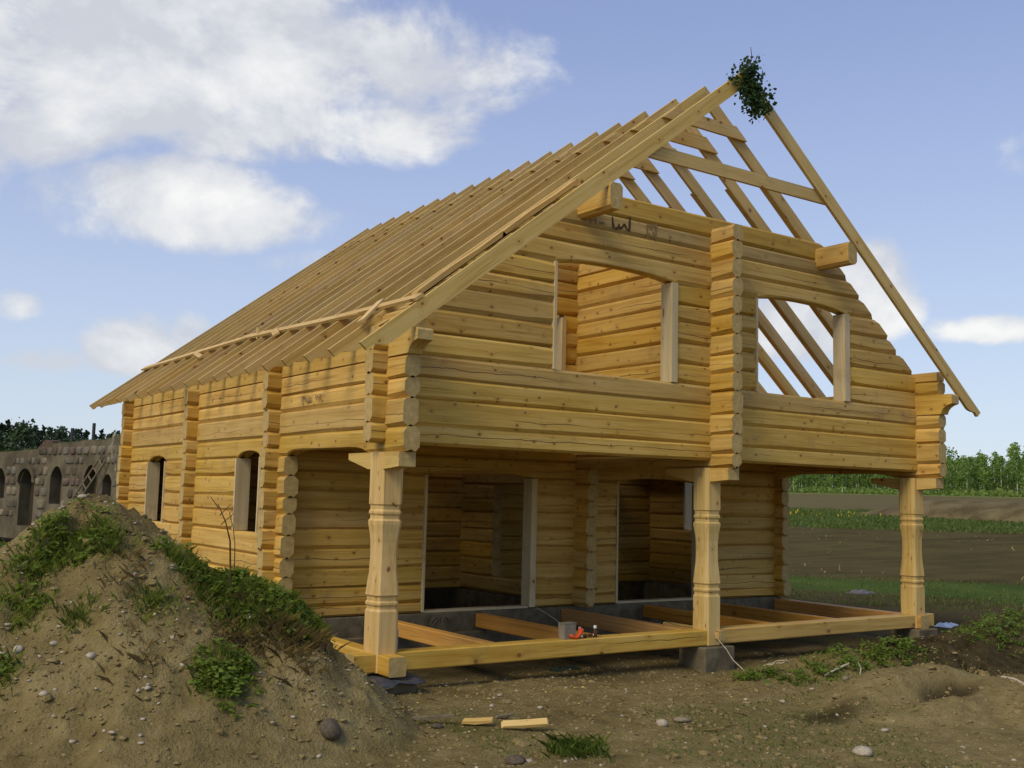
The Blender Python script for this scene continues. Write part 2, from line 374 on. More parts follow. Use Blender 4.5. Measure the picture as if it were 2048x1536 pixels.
# ------------------------------------------------------------------ ground
RIDGE = [(-6.6,.9,-1.50,.55),(-4.6,.50,-1.22,.6),(-3.3,.30,-1.10,.66),(-2.98,.28,-1.0,.72),(-2.52,.20,-.56,.80),(-2.44,.10,-.76,.80),(-2.10,-.14,-1.15,.76),(-1.68,-.62,-1.24,.80),(-1.42,-.92,-1.29,1.15),(-1.25,-1.02,-1.62,1.45),(-1.08,-1.0,-2.05,1.5),(-.98,-.95,-2.3,1.4)]
RIDGE2 = [(3.9,-.95,-2.33,.5),(5.2,-.95,-2.18,.5),(6.4,-.95,-2.13,.55),(7.7,-1.0,-2.10,.55),(9.6,-.5,-2.02,.5),(12.2,.1,-1.97,.5),(15,.5,-2.0,.5)]
SAND = [(3.5,-2.75,-2.30,.28),(4.1,-2.72,-2.07,.40),(4.75,-2.75,-2.00,.45),(5.0,-3.2,-2.10,.45),(4.9,-4.0,-2.18,.4)]
def ridge_h(x, y, R, base, rough):
    best = np.full_like(x, -1e9)
    for (a, b) in zip(R[:-1], R[1:]):
        ax, ay, az, asl = a; bx, by, bz, bsl = b
        dx, dy = bx-ax, by-ay; L2 = dx*dx+dy*dy
        t = np.clip(((x-ax)*dx+(y-ay)*dy)/L2, 0, 1)
        d = np.hypot(x-ax-t*dx, y-ay-t*dy); z = az+t*(bz-az); sl = asl+t*(bsl-asl)
        d = np.sqrt(d*d+.04)-.2+rough*.0
        best = np.maximum(best, z-sl*d)
    return best
def hz(x, y):
    x = np.asarray(x, float); y = np.asarray(y, float)
    dd = np.hypot(x-CAMP.x, y-CAMP.y)
    base = -2.36+.10*fbm(x, y, .35, 3)+.05*fbm(x+40, y, 1.6, 4)
    base = base-.10*np.exp(-((x-4.5)**2/2.5+(y+.3)**2/.5))-.04*sstep(5, 9, x)
    near = 1-sstep(14, 28, dd)
    far = -2.38+.025*np.maximum(dd-30, 0)*sstep(30, 45, dd)*sstep(-5, 25, x*.8+y*.2)
    left = sstep(-8, -30, x-.45*y)*sstep(15, 35, dd)*.9+.6*sstep(20, 34, y)*sstep(14, 4, x)
    far = np.minimum(far, 3.2)+left*.9+.5*fbm(x, y, .03, 3)*sstep(30, 80, dd)
    h = base*near+far*(1-near)
    rough = fbm(x, y, 1.9, 4)
    for R, am in ((RIDGE, 1.0), (RIDGE2, .9), (SAND, .4)):
        r = ridge_h(x+.30*fbm(x+9, y+3, 1.3, 3), y+.30*fbm(x-5, y+8, 1.3, 3), R, h, rough)
        lift = np.maximum(r-h, 0); w = sstep(0, .25, lift)
        h = h+lift+w*am*(.16*fbm(x, y, 1.7, 3)+.17*fbm(x+3, y, 5.0, 4, .68)-.12*np.abs(fbm(x+13, y-4, 2.6, 3))+.055*np.abs(fbm(x+1, y+7, 9.5, 2, .6)))
    # hollow dug into the sandy heap
    h = h-.20*np.exp(-(((x-4.42)/.40)**2+((y+3.02)/.17)**2))-.08*np.exp(-(((x-3.75)/.35)**2+((y+2.95)/.2)**2))
    # wheel ruts and clods
    h = h+(.034*fbm(x+11, y, 4.3, 4, .62)+.022*np.abs(fbm(x+5, y+2, 7.0, 3, .6)))*(1-sstep(12, 22, dd))
    # keep clear of the sub-floor and the walls
    ins = sstep(-.15, .35, x)*sstep(8.9, 8.3, x)*sstep(-.05, .5, y)
    h = h*(1-ins)+(-2.40+.03*fbm(x, y, 2, 3))*ins
    return h
def hz1(x, y): return float(hz(np.array([x]), np.array([y]))[0])
def axis_lines(a, b, step, lo, hi, g=1.07):
    mid = list(np.arange(a, b, step)); out = []; s = step; p = b
    while p < hi: out.append(p); s *= g; p += s
    out.append(hi); inn = []; s = step; p = a
    while p > lo: s *= g; p -= s; inn.append(max(p, lo))
    return np.array(inn[::-1]+mid+out)
gx = axis_lines(-4.6, 7.4, .045, -900, 1400, 1.075); gy = axis_lines(-4.9, 1.2, .045, -500, 1500, 1.075)
GX, GY = np.meshgrid(gx, gy); GZ = hz(GX, GY)
nx, ny = len(gx), len(gy)
me = bpy.data.meshes.new('ground')
me.vertices.add(nx*ny); me.vertices.foreach_set('co', np.stack([GX, GY, GZ], -1).astype(np.float32).ravel())
ii = (np.arange(ny-1)[:, None]*nx+np.arange(nx-1)[None, :]).ravel()
quads = np.stack([ii, ii+1, ii+nx+1, ii+nx], -1).astype(np.int32)
me.loops.add(quads.size); me.loops.foreach_set('vertex_index', quads.ravel())
me.polygons.add(len(quads)); me.polygons.foreach_set('loop_start', np.arange(0, quads.size, 4, dtype=np.int32)); me.polygons.foreach_set('loop_total', np.full(len(quads), 4, dtype=np.int32))
me.polygons.foreach_set('use_smooth', np.ones(len(quads), dtype=bool)); me.update(calc_edges=True)
# dark topsoil and other darker spots / pale sand / turf, as vertex weights
def zone(name, f):
    at = me.attributes.new(name, 'FLOAT', 'POINT'); at.data.foreach_set('value', f(GX, GY).astype(np.float32).ravel())
r2 = ridge_h(GX, GY, RIDGE2, GZ, 0); sd = ridge_h(GX, GY, SAND, GZ, 0)
dark = np.clip(sstep(-.45, -.1, r2-GZ+.25*fbm(GX, GY, 1.1, 3))*sstep(5.2, 6.6, GX+1.5*fbm(GX, GY, .7, 3)), 0, 1)
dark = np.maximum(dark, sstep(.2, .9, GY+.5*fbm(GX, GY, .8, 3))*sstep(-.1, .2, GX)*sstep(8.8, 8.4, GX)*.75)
dark = np.maximum(dark, .8*np.exp(-(((GX-3.1)/.55)**2+((GY+2.7)/.33)**2)))
dark = np.maximum(dark, .9*np.exp(-(((GX-4.45)/.5)**2+((GY+3.05)/.22)**2)))  # darker inside the dug hollow
dark = np.maximum(dark, .45*sstep(-.75, .0, GY+.3*fbm(GX, GY, 1.2, 3))*sstep(.6, 2.5, GX))  # darker towards and beneath the porch front
dark = np.maximum(dark, .9*sstep(8.6, 10.5, GX+.4*GY)*(1-.6*sstep(24, 30, np.hypot(GX-CAMP.x, GY-CAMP.y))))
sand = np.clip(sstep(-.5, .0, sd-GZ), 0, 1)
gr = sstep(.02, .16, fbm(GX, GY, .9, 4)-.28*sstep(-1.2, .2, GY)-.20*sstep(1.2, -1.0, GX))*sstep(7.5, 3, GX)
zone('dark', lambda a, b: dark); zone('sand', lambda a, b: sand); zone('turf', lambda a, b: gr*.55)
def ground_mat():
    t = NT('earth'); tc = t.nd('ShaderNodeTexCoord'); P = tc.outputs['Object']
    def at(n):
        a = t.nd('ShaderNodeAttribute'); a.attribute_name = n; return a.outputs['Fac']
    n0 = t.noise(P, .8, 5, .6, .3); n1 = t.noise(P, 5, 7, .62, .2); n2 = t.noise(P, 34, 4, .6)
    c = t.ramp(t.math('ADD', t.math('MULTIPLY', n0, .55), t.math('MULTIPLY', n1, .45)), ((.34, (.118, .089, .034)), (.52, (.212, .165, .068)), (.68, (.305, .247, .114))))
    c = t.mix(t.math('MULTIPLY', at('sand'), .7), c, t.ramp(n1, ((.35, (.185, .145, .060)), (.65, (.28, .225, .102)))))
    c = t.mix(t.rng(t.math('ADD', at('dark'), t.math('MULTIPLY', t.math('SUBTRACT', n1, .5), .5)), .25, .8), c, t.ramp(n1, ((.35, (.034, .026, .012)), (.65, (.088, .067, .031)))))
    c = t.mix(t.rng(t.math('ADD', at('turf'), t.math('MULTIPLY', t.math('SUBTRACT', n1, .5), 1.1)), .42, .80, 0, .6), c, (.085, .092, .026))
    # small crumbs and straw on the surface
    vo = t.nd('ShaderNodeTexVoronoi'); t.put(vo.inputs['Vector'], P); vo.inputs['Scale'].default_value = 26
    vs = t.nd('ShaderNodeSeparateColor'); t.put(vs.inputs[0], vo.outputs['Color'])
    spk = t.math('MULTIPLY', t.math('GREATER_THAN', vs.outputs[0], .86), t.math('LESS_THAN', vo.outputs['Distance'], .26))
    c = t.mix(t.math('MULTIPLY', spk, .7), c, t.mix(vs.outputs[1], (.10, .07, .035), (.32, .265, .16)))
    # field strips beyond the plot: s runs away from the yard
    sp = t.nd('ShaderNodeSeparateXYZ'); t.put(sp.inputs[0], P)
    wob = t.math('MULTIPLY', t.math('SUBTRACT', t.noise(P, .045, 4, .6), .5), 26.0)
    dx = t.math('SUBTRACT', sp.outputs[0], CAMP.x*S); dy = t.math('SUBTRACT', sp.outputs[1], CAMP.y*S)
    s = t.math('ADD', t.math('ADD', t.math('MULTIPLY', dx, .802/S), t.math('MULTIPLY', dy, .597/S)), t.math('MULTIPLY', wob, .45))
    far = t.noise(P, .35, 6, .65); row = t.noise(t.vec('MULTIPLY', P, (.10, .9, .4)), 1.0, 5, .65)
    soil = t.ramp(t.math('ADD', t.math('MULTIPLY', far, .5), t.math('MULTIPLY', row, .5)), ((.36, (.056, .044, .017)), (.56, (.104, .083, .032)), (.70, (.090, .094, .026))))
    green = t.ramp(far, ((.3, (.042, .072, .016)), (.7, (.090, .130, .026))))
    pale = t.ramp(far, ((.3, (.12, .095, .045)), (.7, (.16, .138, .06))))
    lime = t.ramp(far, ((.3, (.15, .19, .05)), (.7, (.20, .24, .075))))
    yard = t.ramp(t.math('ADD', t.math('MULTIPLY', far, .6), t.math('MULTIPLY', n1, .4)), ((.35, (.050, .039, .017)), (.52, (.090, .070, .031)), (.66, (.075, .085, .022))))
    f = t.mix(t.rng(s, 14.5, 17), c, yard)
    f = t.mix(t.rng(s, 22.5, 24.5), f, green)
    f = t.mix(t.rng(s, 28, 30), f, soil)
    f = t.mix(t.rng(s, 57, 63), f, green)
    f = t.mix(t.rng(s, 86, 92), f, pale)
    f = t.mix(t.rng(s, 160, 172), f, lime)
    h = t.math('ADD', t.math('MULTIPLY', n1, .7), t.math('ADD', t.math('MULTIPLY', n2, .35), t.math('MULTIPLY', spk, .2)))
    t.bump(h, 1.0, .09); t.b.inputs['Specular IOR Level'].default_value = .02
    return t.fin(f, .95)
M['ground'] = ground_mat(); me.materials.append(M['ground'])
ground = lk(bpy.data.objects.new('ground', me)); tag(ground, kind='structure')

# raised earth bank at the far side of the field
def earth_bank():
    a = atd(1735, 1020, 84); b = atd(2500, 1020, 70); d = (b-a); L = math.hypot(d.x, d.y); ux, uy = d.x/L, d.y/L
    n, k = 110, 12; vs = []; fs = []
    for i in range(n+1):
        for j in range(k+1):
            s = i/n*L; w = (j/k-.5)*7.5
            x = a.x+ux*s-uy*w; y = a.y+uy*s+ux*w
            e = min(1, s/5); pr = max(0, math.cos((j/k-.5)*math.pi))**.8
            z = hz1(x, y)-.15+(1.30+.25*float(fbm(np.array([s*1.0]), np.array([w*.3]), .25, 3)[0]))*pr*e+.30*float(fbm(np.array([x]), np.array([y]), .6, 3)[0])*e
            vs.append((x, y, z))
    for i in range(n):
        for j in range(k):
            q = i*(k+1)+j; fs.append((q, q+1, q+k+2, q+k+1))
    o = MB().add(vs, fs).build('earth_bank', simple('bank_earth', (.085, .066, .03), (.175, .14, .068), .55, .95, .6, .2), smooth=True)
    tag(o, kind='structure')
earth_bank()

# ------------------------------------------------------------------ log house
house = empty('log_house', (0, 0, 0), 'unfinished yellow log house with bare rafters and an open porch on carved posts', 'house')
T = .168                                   # log thickness
YR_LOW = [-1.95,-1.70,-1.465,-1.25,-.993,-.75,-.556,-.31,-.084]; YR_UP = [-.084,.148,.415,.612,.834,1.061]
XR_LOW = [-1.95,-1.83,-1.61,-1.383,-1.154,-.918,-.698,-.46,-.236,0.0]
XR_UP = [0.0,.19,.455,.667,.89,1.12,1.37,1.62,1.83,2.07,2.31,2.53,2.72,2.97]
CR_LOW = [-1.95,-1.719,-1.458,-1.213,-.998,-.743,-.528,-.303,-.087]
CR_UP = [-.087,.076,.31,.544,.815,1.034,1.254,1.493,1.732,1.948,2.171,2.401,2.626,2.821]
RR_UP = [-.079,.115,.396,.604,.801,1.073,1.258,1.395]
XC0, XC1 = 4.359, 4.527; W = 8.6; YD = 2.6; YM = 5.53; YB = 8.82
AXP, AZP = 4.395, 4.687                       # ridge
SLL = (4.687-.859)/(4.395+.568); SLR = (4.687-.859)/(9.168-4.395)
def roofL(x): return .859+(x+.568)*SLL
def roofR(x): return 4.687-(x-AXP)*SLR

def log(axis, a0, a1, z0, z1, off, name='wall_log', t=T, arch=None, shear0=0.0, shear1=0.0, tip0=None, tip1=None, corner0=None, corner1=None, mats=None):
    """hewn log along x ('x') or y ('y'); off = the low coordinate across.  arch=(s0,s1,rise): underside cut up between
    s0 and s1.  shear: end plane leaning with height.  local x runs along the log."""
    h = z1-z0; L = a1-a0; jt = lambda s=.004: random.uniform(-s, s)
    cb, cz, ct, cy = .040+jt(.009), .037+jt(.012), .023+jt(.006), .024+jt(.007)
    if h < .16: cz *= .6; cy *= .6
    nseg = max(2, min(6, int(L/1.1)))
    ss = [L*i/nseg for i in range(nseg+1)]
    AR = []
    if arch:
        AR = [(p-a0, q-a0, r) for p, q, r in (arch if isinstance(arch, list) else [arch])]
        ss = sorted(set([0.0, L]+[p+(q-p)*(.5-.5*math.cos(math.pi*i/14)) for p, q, r in AR for i in range(15)])); ss = [s for s in ss if -1e-6 <= s <= L+1e-6]
    if L > 1.2 and not arch: ss = sorted(ss+[.37, L-.37])
    elif L > 1.2: ss = sorted([q for q in ss+[.37, L-.37] if True])
    ph = random.random()*6
    rings = []
    for i, s in enumerate(ss):
        rise_z = 0; k = 1
        for (s0, s1, rise) in AR:
            if s0 < s < s1:
                q = (s-s0)/(s1-s0); rise_z = rise*(1-abs(2*q-1)**(9 if s1-s0 > 1.9 else 2.6)); k = min(1.0, .25+abs(q-.5)*.3)
        w = .006*math.sin(s*1.7+ph)+jt(.003); w2 = .005*math.sin(s*2.3+ph*2)+jt(.002)
        e = 0.007*math.sin(s*1.1+ph)
        b0 = rise_z
        if name not in ('wall_plate',) and h > .16 and (s < .2 or s > L-.2): k *= 1.5
        ring = [(e+cb*k+w, b0), (t/2-.042, b0), (t/2, b0+.020), (t/2+.042, b0), (t-cb*k-w, b0), (t+e*.5, b0+cz*k+w2), (t-e*.3, h-cy*max(k, 1)+w), (t-ct*max(k, 1), h), (ct*max(k, 1), h), (0+e, h-cy*max(k, 1)+w2), (0+e, b0+cz*k+w)]
        sh = shear0 if i == 0 else (shear1 if i == len(ss)-1 else 0)
        rings.append([(s+sh*z, y, z) for y, z in ring])
    n = 11; vs = [v for r in rings for v in r]; fs = []; mi = []
    for i in range(len(ss)-1):
        for k in range(n): fs.append((i*n+k, (i+1)*n+k, (i+1)*n+(k+1) % n, i*n+(k+1) % n)); mi.append(0)
    fs += [tuple(range(n)), tuple(range(len(ss)*n-1, (len(ss)-1)*n-1, -1))]; mi += [1, 1]
    fs = [tuple(reversed(f)) for f in fs]
    mb = MB(); mb.add(vs, fs, mi)
    jo = random.uniform(-.006, .006)
    if axis == 'x': loc, rot = (a0, off+jo, z0), (0, 0, 0)
    else: loc, rot = (off+t+jo, a0, z0), (0, 0, math.pi/2)
    return mb.build(name, mats or [M['log'], M['logend']], house, loc, rot)

def wall_rows(axis, rows, a0, a1, off, holes=(), name='wall_log', shears=None, jit=.02, arch=True):
    """holes: (s0,s1,z0,z1,rise).  Rows whose middle lies inside a hole are split; the row above gets the arch."""
    for r, (z0, z1) in enumerate(zip(rows[:-1], rows[1:])):
        lo, hi = (a0, a1) if not callable(a0) else (a0(z0, z1), a1(z0, z1))
        lo += random.uniform(-jit, jit); hi += random.uniform(-jit, jit)
        segs = [(lo, hi)]; ar = []; zm = (z0+z1)/2
        for (s0, s1, b, tp, rise) in holes:
            if b < zm < tp:
                new = []
                for (p, q) in segs:
                    if s1 <= p or s0 >= q: new.append((p, q)); continue
                    if s0-p > .06: new.append((p, s0))
                    if q-s1 > .06: new.append((s1, q))
                segs = new
            elif abs(z0-tp) < .10 and rise: ar.append((s0, s1, rise))
        for (p, q) in segs:
            a = [v for v in ar if p < v[0] and q > v[1]] or None
            s0, s1 = (shears(z0, z1, p, q) if shears else (0, 0))
            log(axis, p, q, z0, z1, off, name, arch=a, shear0=s0, shear1=s1)

# gable wall, front: rows above the eaves are cut to the roof slope
CUT = .09
def gl(z0, z1):
    x = (z0+CUT-.859)/SLL-.568 if z1 > 1.15 else -.15
    return max(x, -.15)
def gr_(z0, z1):
    x = AXP+(4.687-CUT-z0)/SLR if z1 > 1.15 else W+.15
    return min(x, W+.15)
def gsh(z0, z1, p, q):
    return ((1/SLL if abs(p-gl(z0, z1)) < .08 and z1 > 1.15 else 0), (-1/SLR if abs(q-gr_(z0, z1)) < .08 and z1 > 1.15 else 0))
UW = [(2.0, 3.80, .89, 2.07, .075), (5.16, 6.96, .89, 2.07, .075)]
wall_rows('x', XR_UP, gl, gr_, 0.0, UW, 'gable_log', gsh, jit=.012)
# rear gable
wall_rows('x', XR_LOW, -.15, W+.15, YB, (), 'rear_log')
wall_rows('x', XR_UP, gl, gr_, YB, (), 'rear_log', gsh, jit=.012)
# porch wall with the two doorways, and its upper part beside the stair opening
DH = [(1.98, 3.71, -1.96, -.236, .06), (5.14, 6.87, -1.96, -.236, .06)]
wall_rows('x', XR_LOW, -.15, W+.15, YD, DH, 'porch_wall_log')
wall_rows('x', XR_UP[:5], -.15, W+.15, YD, [(3.1, 4.14, .2, 2.0, 0)], 'porch_wall_log')
wall_rows('x', XR_UP[4:], lambda a, b: max(-.15, gl(a, b)), lambda a, b: 4.40, YD, [(3.1, 4.14, .2, 2.0, 0)], 'porch_wall_log', lambda a, b, p, q: (1/SLL if p < 2.9 and b > 1.15 else 0, 0), jit=.005)
# cross wall inside
wall_rows('x', XR_LOW, -.15, W+.15, YM, [(6.4, 7.3, -1.96, -.236, 0)], 'partition_log')
wall_rows('x', XR_UP[:5], -.15, W+.15, YM, (), 'partition_log')
# left side wall
LWIN = [(3.15, 3.97, -.99, -.084, .085), (6.92, 7.83, -.99, -.084, .085)]
wall_rows('y', YR_LOW, 2.42, YB+.32, 0.0, LWIN, 'side_log')
def carved(x0, z0, z1, y_end, side):
    """top bracket log with its end cut in a concave curve; side = -1 front"""
    h = z1-z0; L = YB+.32-y_end; mb = MB()
    prof = [(0, h), (0, h*.52), (.03, h*.48), (.07, h*.44), (.115, h*.34), (.15, h*.2), (.17, .0)]
    pts = [(0, h-.02), (.02, h), (L, h), (L, 0)] + [(x, z) for x, z in reversed(prof[1:])]
    mb.prism_y(pts[::-1] if False else pts[::-1], 0, T)
    mb.mi = [0, 0]+[1 if i in (len(pts)-2, len(pts)-1) else 0 for i in range(len(pts))]
    return mb.build('bracket_log', [M['log'], M['logend']], house, (x0+T, y_end, z0), (0, 0, math.pi/2))
for r, (z0, z1) in enumerate(zip(YR_UP[:-1], YR_UP[1:])):
    ends = [-.354, -.350, -.345, -.352]
    if r < 4: log('y', ends[r], YB+.32, z0, z1, 0.0, 'side_log', arch=([(.40, 2.42, .06)]+[(v[0], v[1], v[4]) for v in LWIN] if r == 0 else None))
    else: carved(0.0, z0, z1, -.56, -1)
log('y', -.40, .14, 1.061, 1.27, 0.0, 'side_log')
log('y', .14, YB+.3, 1.061, 1.16, .05, 'wall_plate', t=.13)
# right side wall
RWIN = [(3.75, 4.66, -.99, -.087, .085), (6.92, 7.83, -.99, -.087, .085)]
wall_rows('y', CR_LOW, 2.42, YB+.32, W-T, RWIN, 'side_log')
for r, (z0, z1) in enumerate(zip(RR_UP[:-1], RR_UP[1:])):
    if r == 4: carved(W-T, z0, z1, -.56, -1)
    elif r < 4: log('y', -.354, YB+.32, z0, z1, W-T, 'side_log', arch=([(.40, 2.42, .06)]+[(v[0], v[1], v[4]) for v in RWIN] if r == 0 else None))
    else: log('y', -.40+.01*r, .14, z0, z1, W-T, 'side_log')
log('y', .14, YB+.3, 1.073, 1.16, W-T-.01, 'wall_plate', t=.13)
# centre wall: log ends show on the gable, lower part behind the porch wall
wall_rows('y', CR_LOW, 2.30, YB-.02, XC0, [(3.3, 4.63, -1.72, -.303, 0)], 'partition_log')
for r, (z0, z1) in enumerate(zip(CR_UP[:-1], CR_UP[1:])):
    log('y', -.354+random.uniform(-.006, .006), 2.95 if z0 > .5 else YB-.02, z0, z1, XC0, 'partition_log')

# joints of the gable openings: upright boards in the reveals
def board(name, x0, x1, y0, y1, z0, z1, mat='jamb', axis='z'):
    """plank with its grain along axis"""
    e = .004
    if axis == 'z':
        L, a, b = z1-z0, y1-y0, x1-x0; mb = MB().box(0, L, 0, a, 0, b)        # local x = up, y = world y, z = -world x
        return mb.build(name, M[mat], house, (x1, y0, z0), (0, -math.pi/2, 0))
    if axis == 'x': return MB().box(0, x1-x0, 0, y1-y0, 0, z1-z0).build(name, M[mat], house, (x0, y0, z0))
    return MB().box(0, y1-y0, 0, x1-x0, 0, z1-z0).build(name, M[mat], house, (x1, y0, z0), (0, 0, math.pi/2))
board('window_jamb', 3.715, 3.806, -.014, T+.012, .893, 2.072); board('window_jamb', 1.992, 2.022, -.012, T+.01, .893, 2.072)
board('window_jamb', 6.86, 6.966, -.014, T+.012, .893, 2.072); board('window_jamb', 5.150, 5.178, -.012, T+.01, .893, 2.072)
for x in (1.98, 5.14):
    board('door_jamb', x-.012, x+.022, YD-.012, YD+T+.01, -1.945, -.238); board('door_jamb', x+1.64, x+1.735, YD-.014, YD+T+.01, -1.945, -.238)
    board('door_sill', x+.03, x+1.63, YD+.01, YD+.14, -1.955, -1.925, 'jamb', 'x')
board('door_jamb', 4.075, 4.147, YD-.02, YD+T+.02, .26, 2.02); board('door_jamb', 3.09, 3.12, YD-.01, YD+T+.01, .26, 2.02)
for (y0, y1, x) in ((3.15, 3.97, 0.0), (6.92, 7.83, 0.0), (3.75, 4.66, W-T), (6.92, 7.83, W-T)):
    board('window_jamb', x-.012, x+T+.012, y1-.034, y1+.004, -.985, -.086); board('window_jamb', x-.012, x+T+.012, y0-.004, y0+.030, -.985, -.086)

# upper floor over porch and rooms: boards on the beams
for k in range(43):
    x0 = .19+k*.1925
    if XC0-.2 < x0 < XC1: continue
    MB().box(0, YD-.20, 0, .186, 0, .035).build('floor_board', M['plank'], house, (x0+.186, .19, .205+random.uniform(0, .004)), (0, 0, math.pi/2))
    if k % 8 != 4: MB().box(0, YB-YD-.2, 0, .186, 0, .035).build('floor_board', M['plank'], house, (x0+.186, YD+T+.01, .245+random.uniform(0, .004)), (0, 0, math.pi/2))  # unseen boards over the rooms, gaps left to set the light inside
    if k % 3 == 0: MB().box(0, YB-YD-.2, 0, .10, 0, .17).build('ceiling_beam', M['beam'], house, (x0+.10, YD+T+.01, .07), (0, 0, math.pi/2))
# purlins
def purlin(x0, y0, z0, z1, t):
    h = z1-z0; c = .035
    mb = MB(); L = YB+.65-y0; prof = [(c, 0), (t-c, 0), (t, c), (t, h-c), (t-c, h), (c, h), (0, h-c), (0, c)]; n = 8
    vs = [(0, y, z) for y, z in prof]+[(L, y, z) for y, z in prof]
    fs = [tuple(reversed(range(n))), tuple(range(n, 2*n))]+[(i, (i+1) % n, (i+1) % n+n, i+n) for i in range(n)]
    mb.add(vs, fs, [1, 1]+[0]*n); return mb.build('purlin', [M['beam'], M['logend']], house, (x0+t, y0, z0), (0, 0, math.pi/2))
purlin(2.285, -.565, 2.60, 2.885, .172); purlin(6.30, -.515, 2.60, 2.885, .172)

# rafters
RD, RT = .167, .042
angL, angR = math.atan(SLL), math.atan(SLR)
def rafter_mesh(L, ang, carve=True):
    d = RD; pts = [(0, 0), (.018, -.092), (.05, -.094), (.085, -.086), (.12, -.098), (.16, -.125), (.21, -.150), (.26, -d)] if carve else [(0, 0), (0, -d)]
    pts = pts+[(L-d*math.tan(ang), -d), (L, 0)]
    return MB().prism_y(pts, 0, RT)
LL = math.hypot(AXP+.568, 4.687-.859); LR = math.hypot(9.168-AXP, 4.687-.859)
raf_y = [-.536]+[.150+.5415*k for k in range(18)]
for i, y in enumerate(raf_y):
    jy = random.uniform(-.03, .03) if i > 1 else 0
    jl = random.uniform(-.015, .015) if i else 0
    for side in (0, 1):
        L, ang = (LL, angL) if side == 0 else (LR, angR)
        mb = rafter_mesh(L-jl, ang); 
        if side == 0: mb.build('rafter', [M['plank'], M['plank_end']], house, (-.568+jl*math.cos(ang), y+jy, .859+jl*math.sin(ang)+random.uniform(-.008, .004)*(i > 0)), (0, -ang, 0))
        else: mb.build('rafter', [M['plank'], M['plank_end']], house, (9.168-jl*math.cos(ang), y+jy+RT+.003, .859+jl*math.sin(ang)), (0, -ang, math.pi))
    # collar ties
    if i == 0: z0, z1, yy = 3.30, 3.455, y+RT+.004
    else: z0, z1, yy = 4.10+random.uniform(-.015, .015), 4.10+.165, y+jy-RT-.003
    e = .012
    xl0 = (z0+e-.859)/SLL-.568; xl1 = (z1+e-.859)/SLL-.568; xr0 = AXP+(4.687-z0-e)/SLR; xr1 = AXP+(4.687-z1-e)/SLR
    mb = MB().prism_y([(0, 0), (xr0-xl0, 0), (xr1-xl0, z1-z0), (xl1-xl0, z1-z0)], 0, RT)
    mb.build('collar_tie', M['plank'], house, (xl0, yy, z0))
    # scarf pieces nailed beside the rafters of the right slope
    if 1 <= i <= 8:
        s0 = math.hypot(9.168-5.87, roofR(5.87)-.859)+random.uniform(-.12, .12)
        mb = MB().prism_y([(0, -RD-.004), (s0, -RD-.004), (s0-.05, .004), (0, .004)], 0, RT)
        mb.build('rafter_splice', M['plank'], house, (9.168-.5*math.cos(angR), y+jy+2*RT+.006, .859+.5*math.sin(angR)), (0, -angR, math.pi))
# long laths laid over the left slope, near the eaves
def lath(p0, p1, w, th, lift, mat='plank'):
    a = Vector((p0[0], p0[1], roofL(p0[0])+lift)); b = Vector((p1[0], p1[1], roofL(p1[0])+lift)); d = b-a; L = d.length
    nrm = Vector((-SLL, 0, 1)).normalized(); x = d.normalized(); y = nrm.cross(x).normalized(); z = x.cross(y)
    mb = MB().box(0, L, -w/2, w/2, 0, th); o = mb.build('roof_lath', M[mat], house)
    mm = Matrix((x, y, z)).transposed().to_4x4(); mm.translation = a; o.matrix_world = mm; o.parent = house; return o
lath((.30, 9.45), (.33, 4.45), .10, .03, .006); lath((.35, 4.9), (.06, .72), .10, .03, .008); lath((.10, 1.5), (.03, -.54), .10, .03, .016)
lath((.22, 3.45), (.05, 2.95), .09, .025, .040); lath((.20, 6.4), (.02, 5.6), .07, .025, .04); lath((.14, .45), (-.25, .10), .09, .025, .045)
MB().box(0, .15, -.015, .015, -.015, .015).build('peg', M['plank'], house, (.27, 4.15, roofL(.27)-.02), (0, -math.pi/2, 0))
# lath along the cut edge of the gable
for (xa, xb) in ((.30, 1.35), (1.30, 2.33)):
    za, zb = roofL(xa)-.072, roofL(xb)-.072; L = math.hypot(xb-xa, zb-za)
    MB().prism_y([(0, 0), (L, 0), (L-.02, .05), (L*.7, .042), (L*.4, .055), (.05, .045)], 0, .135).build('edge_lath', M['beam'], house, (xa, .006, za), (0, -angL, 0))

# porch posts
def post(x0, zb=-2.16, zt=-.085):
    hw = .131
    prof = [(zb, hw), (-1.60, hw), (-1.575, hw*.90), (-1.555, hw*.91), (-1.535, hw*1.0), (-1.515, hw*1.0), (-1.50, hw*.90), (-1.465, hw*.92), (-1.445, hw*1.02), (-1.425, hw*1.0),
            (-1.33, hw*.93), (-1.22, hw*.85), (-1.08, hw*.81), (-.95, hw*.83), (-.86, hw*.90), (-.78, hw*1.0), (-.745, hw*1.02), (-.725, hw*.90), (-.695, hw*.90), (-.675, hw*.99), (-.655, hw*.99), (-.635, hw*.90), (-.60, hw*.92), (-.585, hw), (zt, hw)]
    vs = []; fs = []; n = 8
    for z, r in prof:
        c = r*.30
        for (a, b) in ((-r, -r+c), (-r+c, -r), (r-c, -r), (r, -r+c), (r, r-c), (r-c, r), (-r+c, r), (-r, r-c)): vs.append((z-zb, b, -a))
    for i in range(len(prof)-1):
        for k in range(n): fs.append((i*n+k, i*n+(k+1) % n, (i+1)*n+(k+1) % n, (i+1)*n+k))
    fs += [tuple(reversed(range(n))), tuple(range((len(prof)-1)*n, len(prof)*n))]
    return MB().add(vs, fs).build('porch_post', M['post'], house, (x0+hw, hw, zb), (0, -math.pi/2, 0))
for x0 in (-.030, 4.312, 8.345): post(x0)
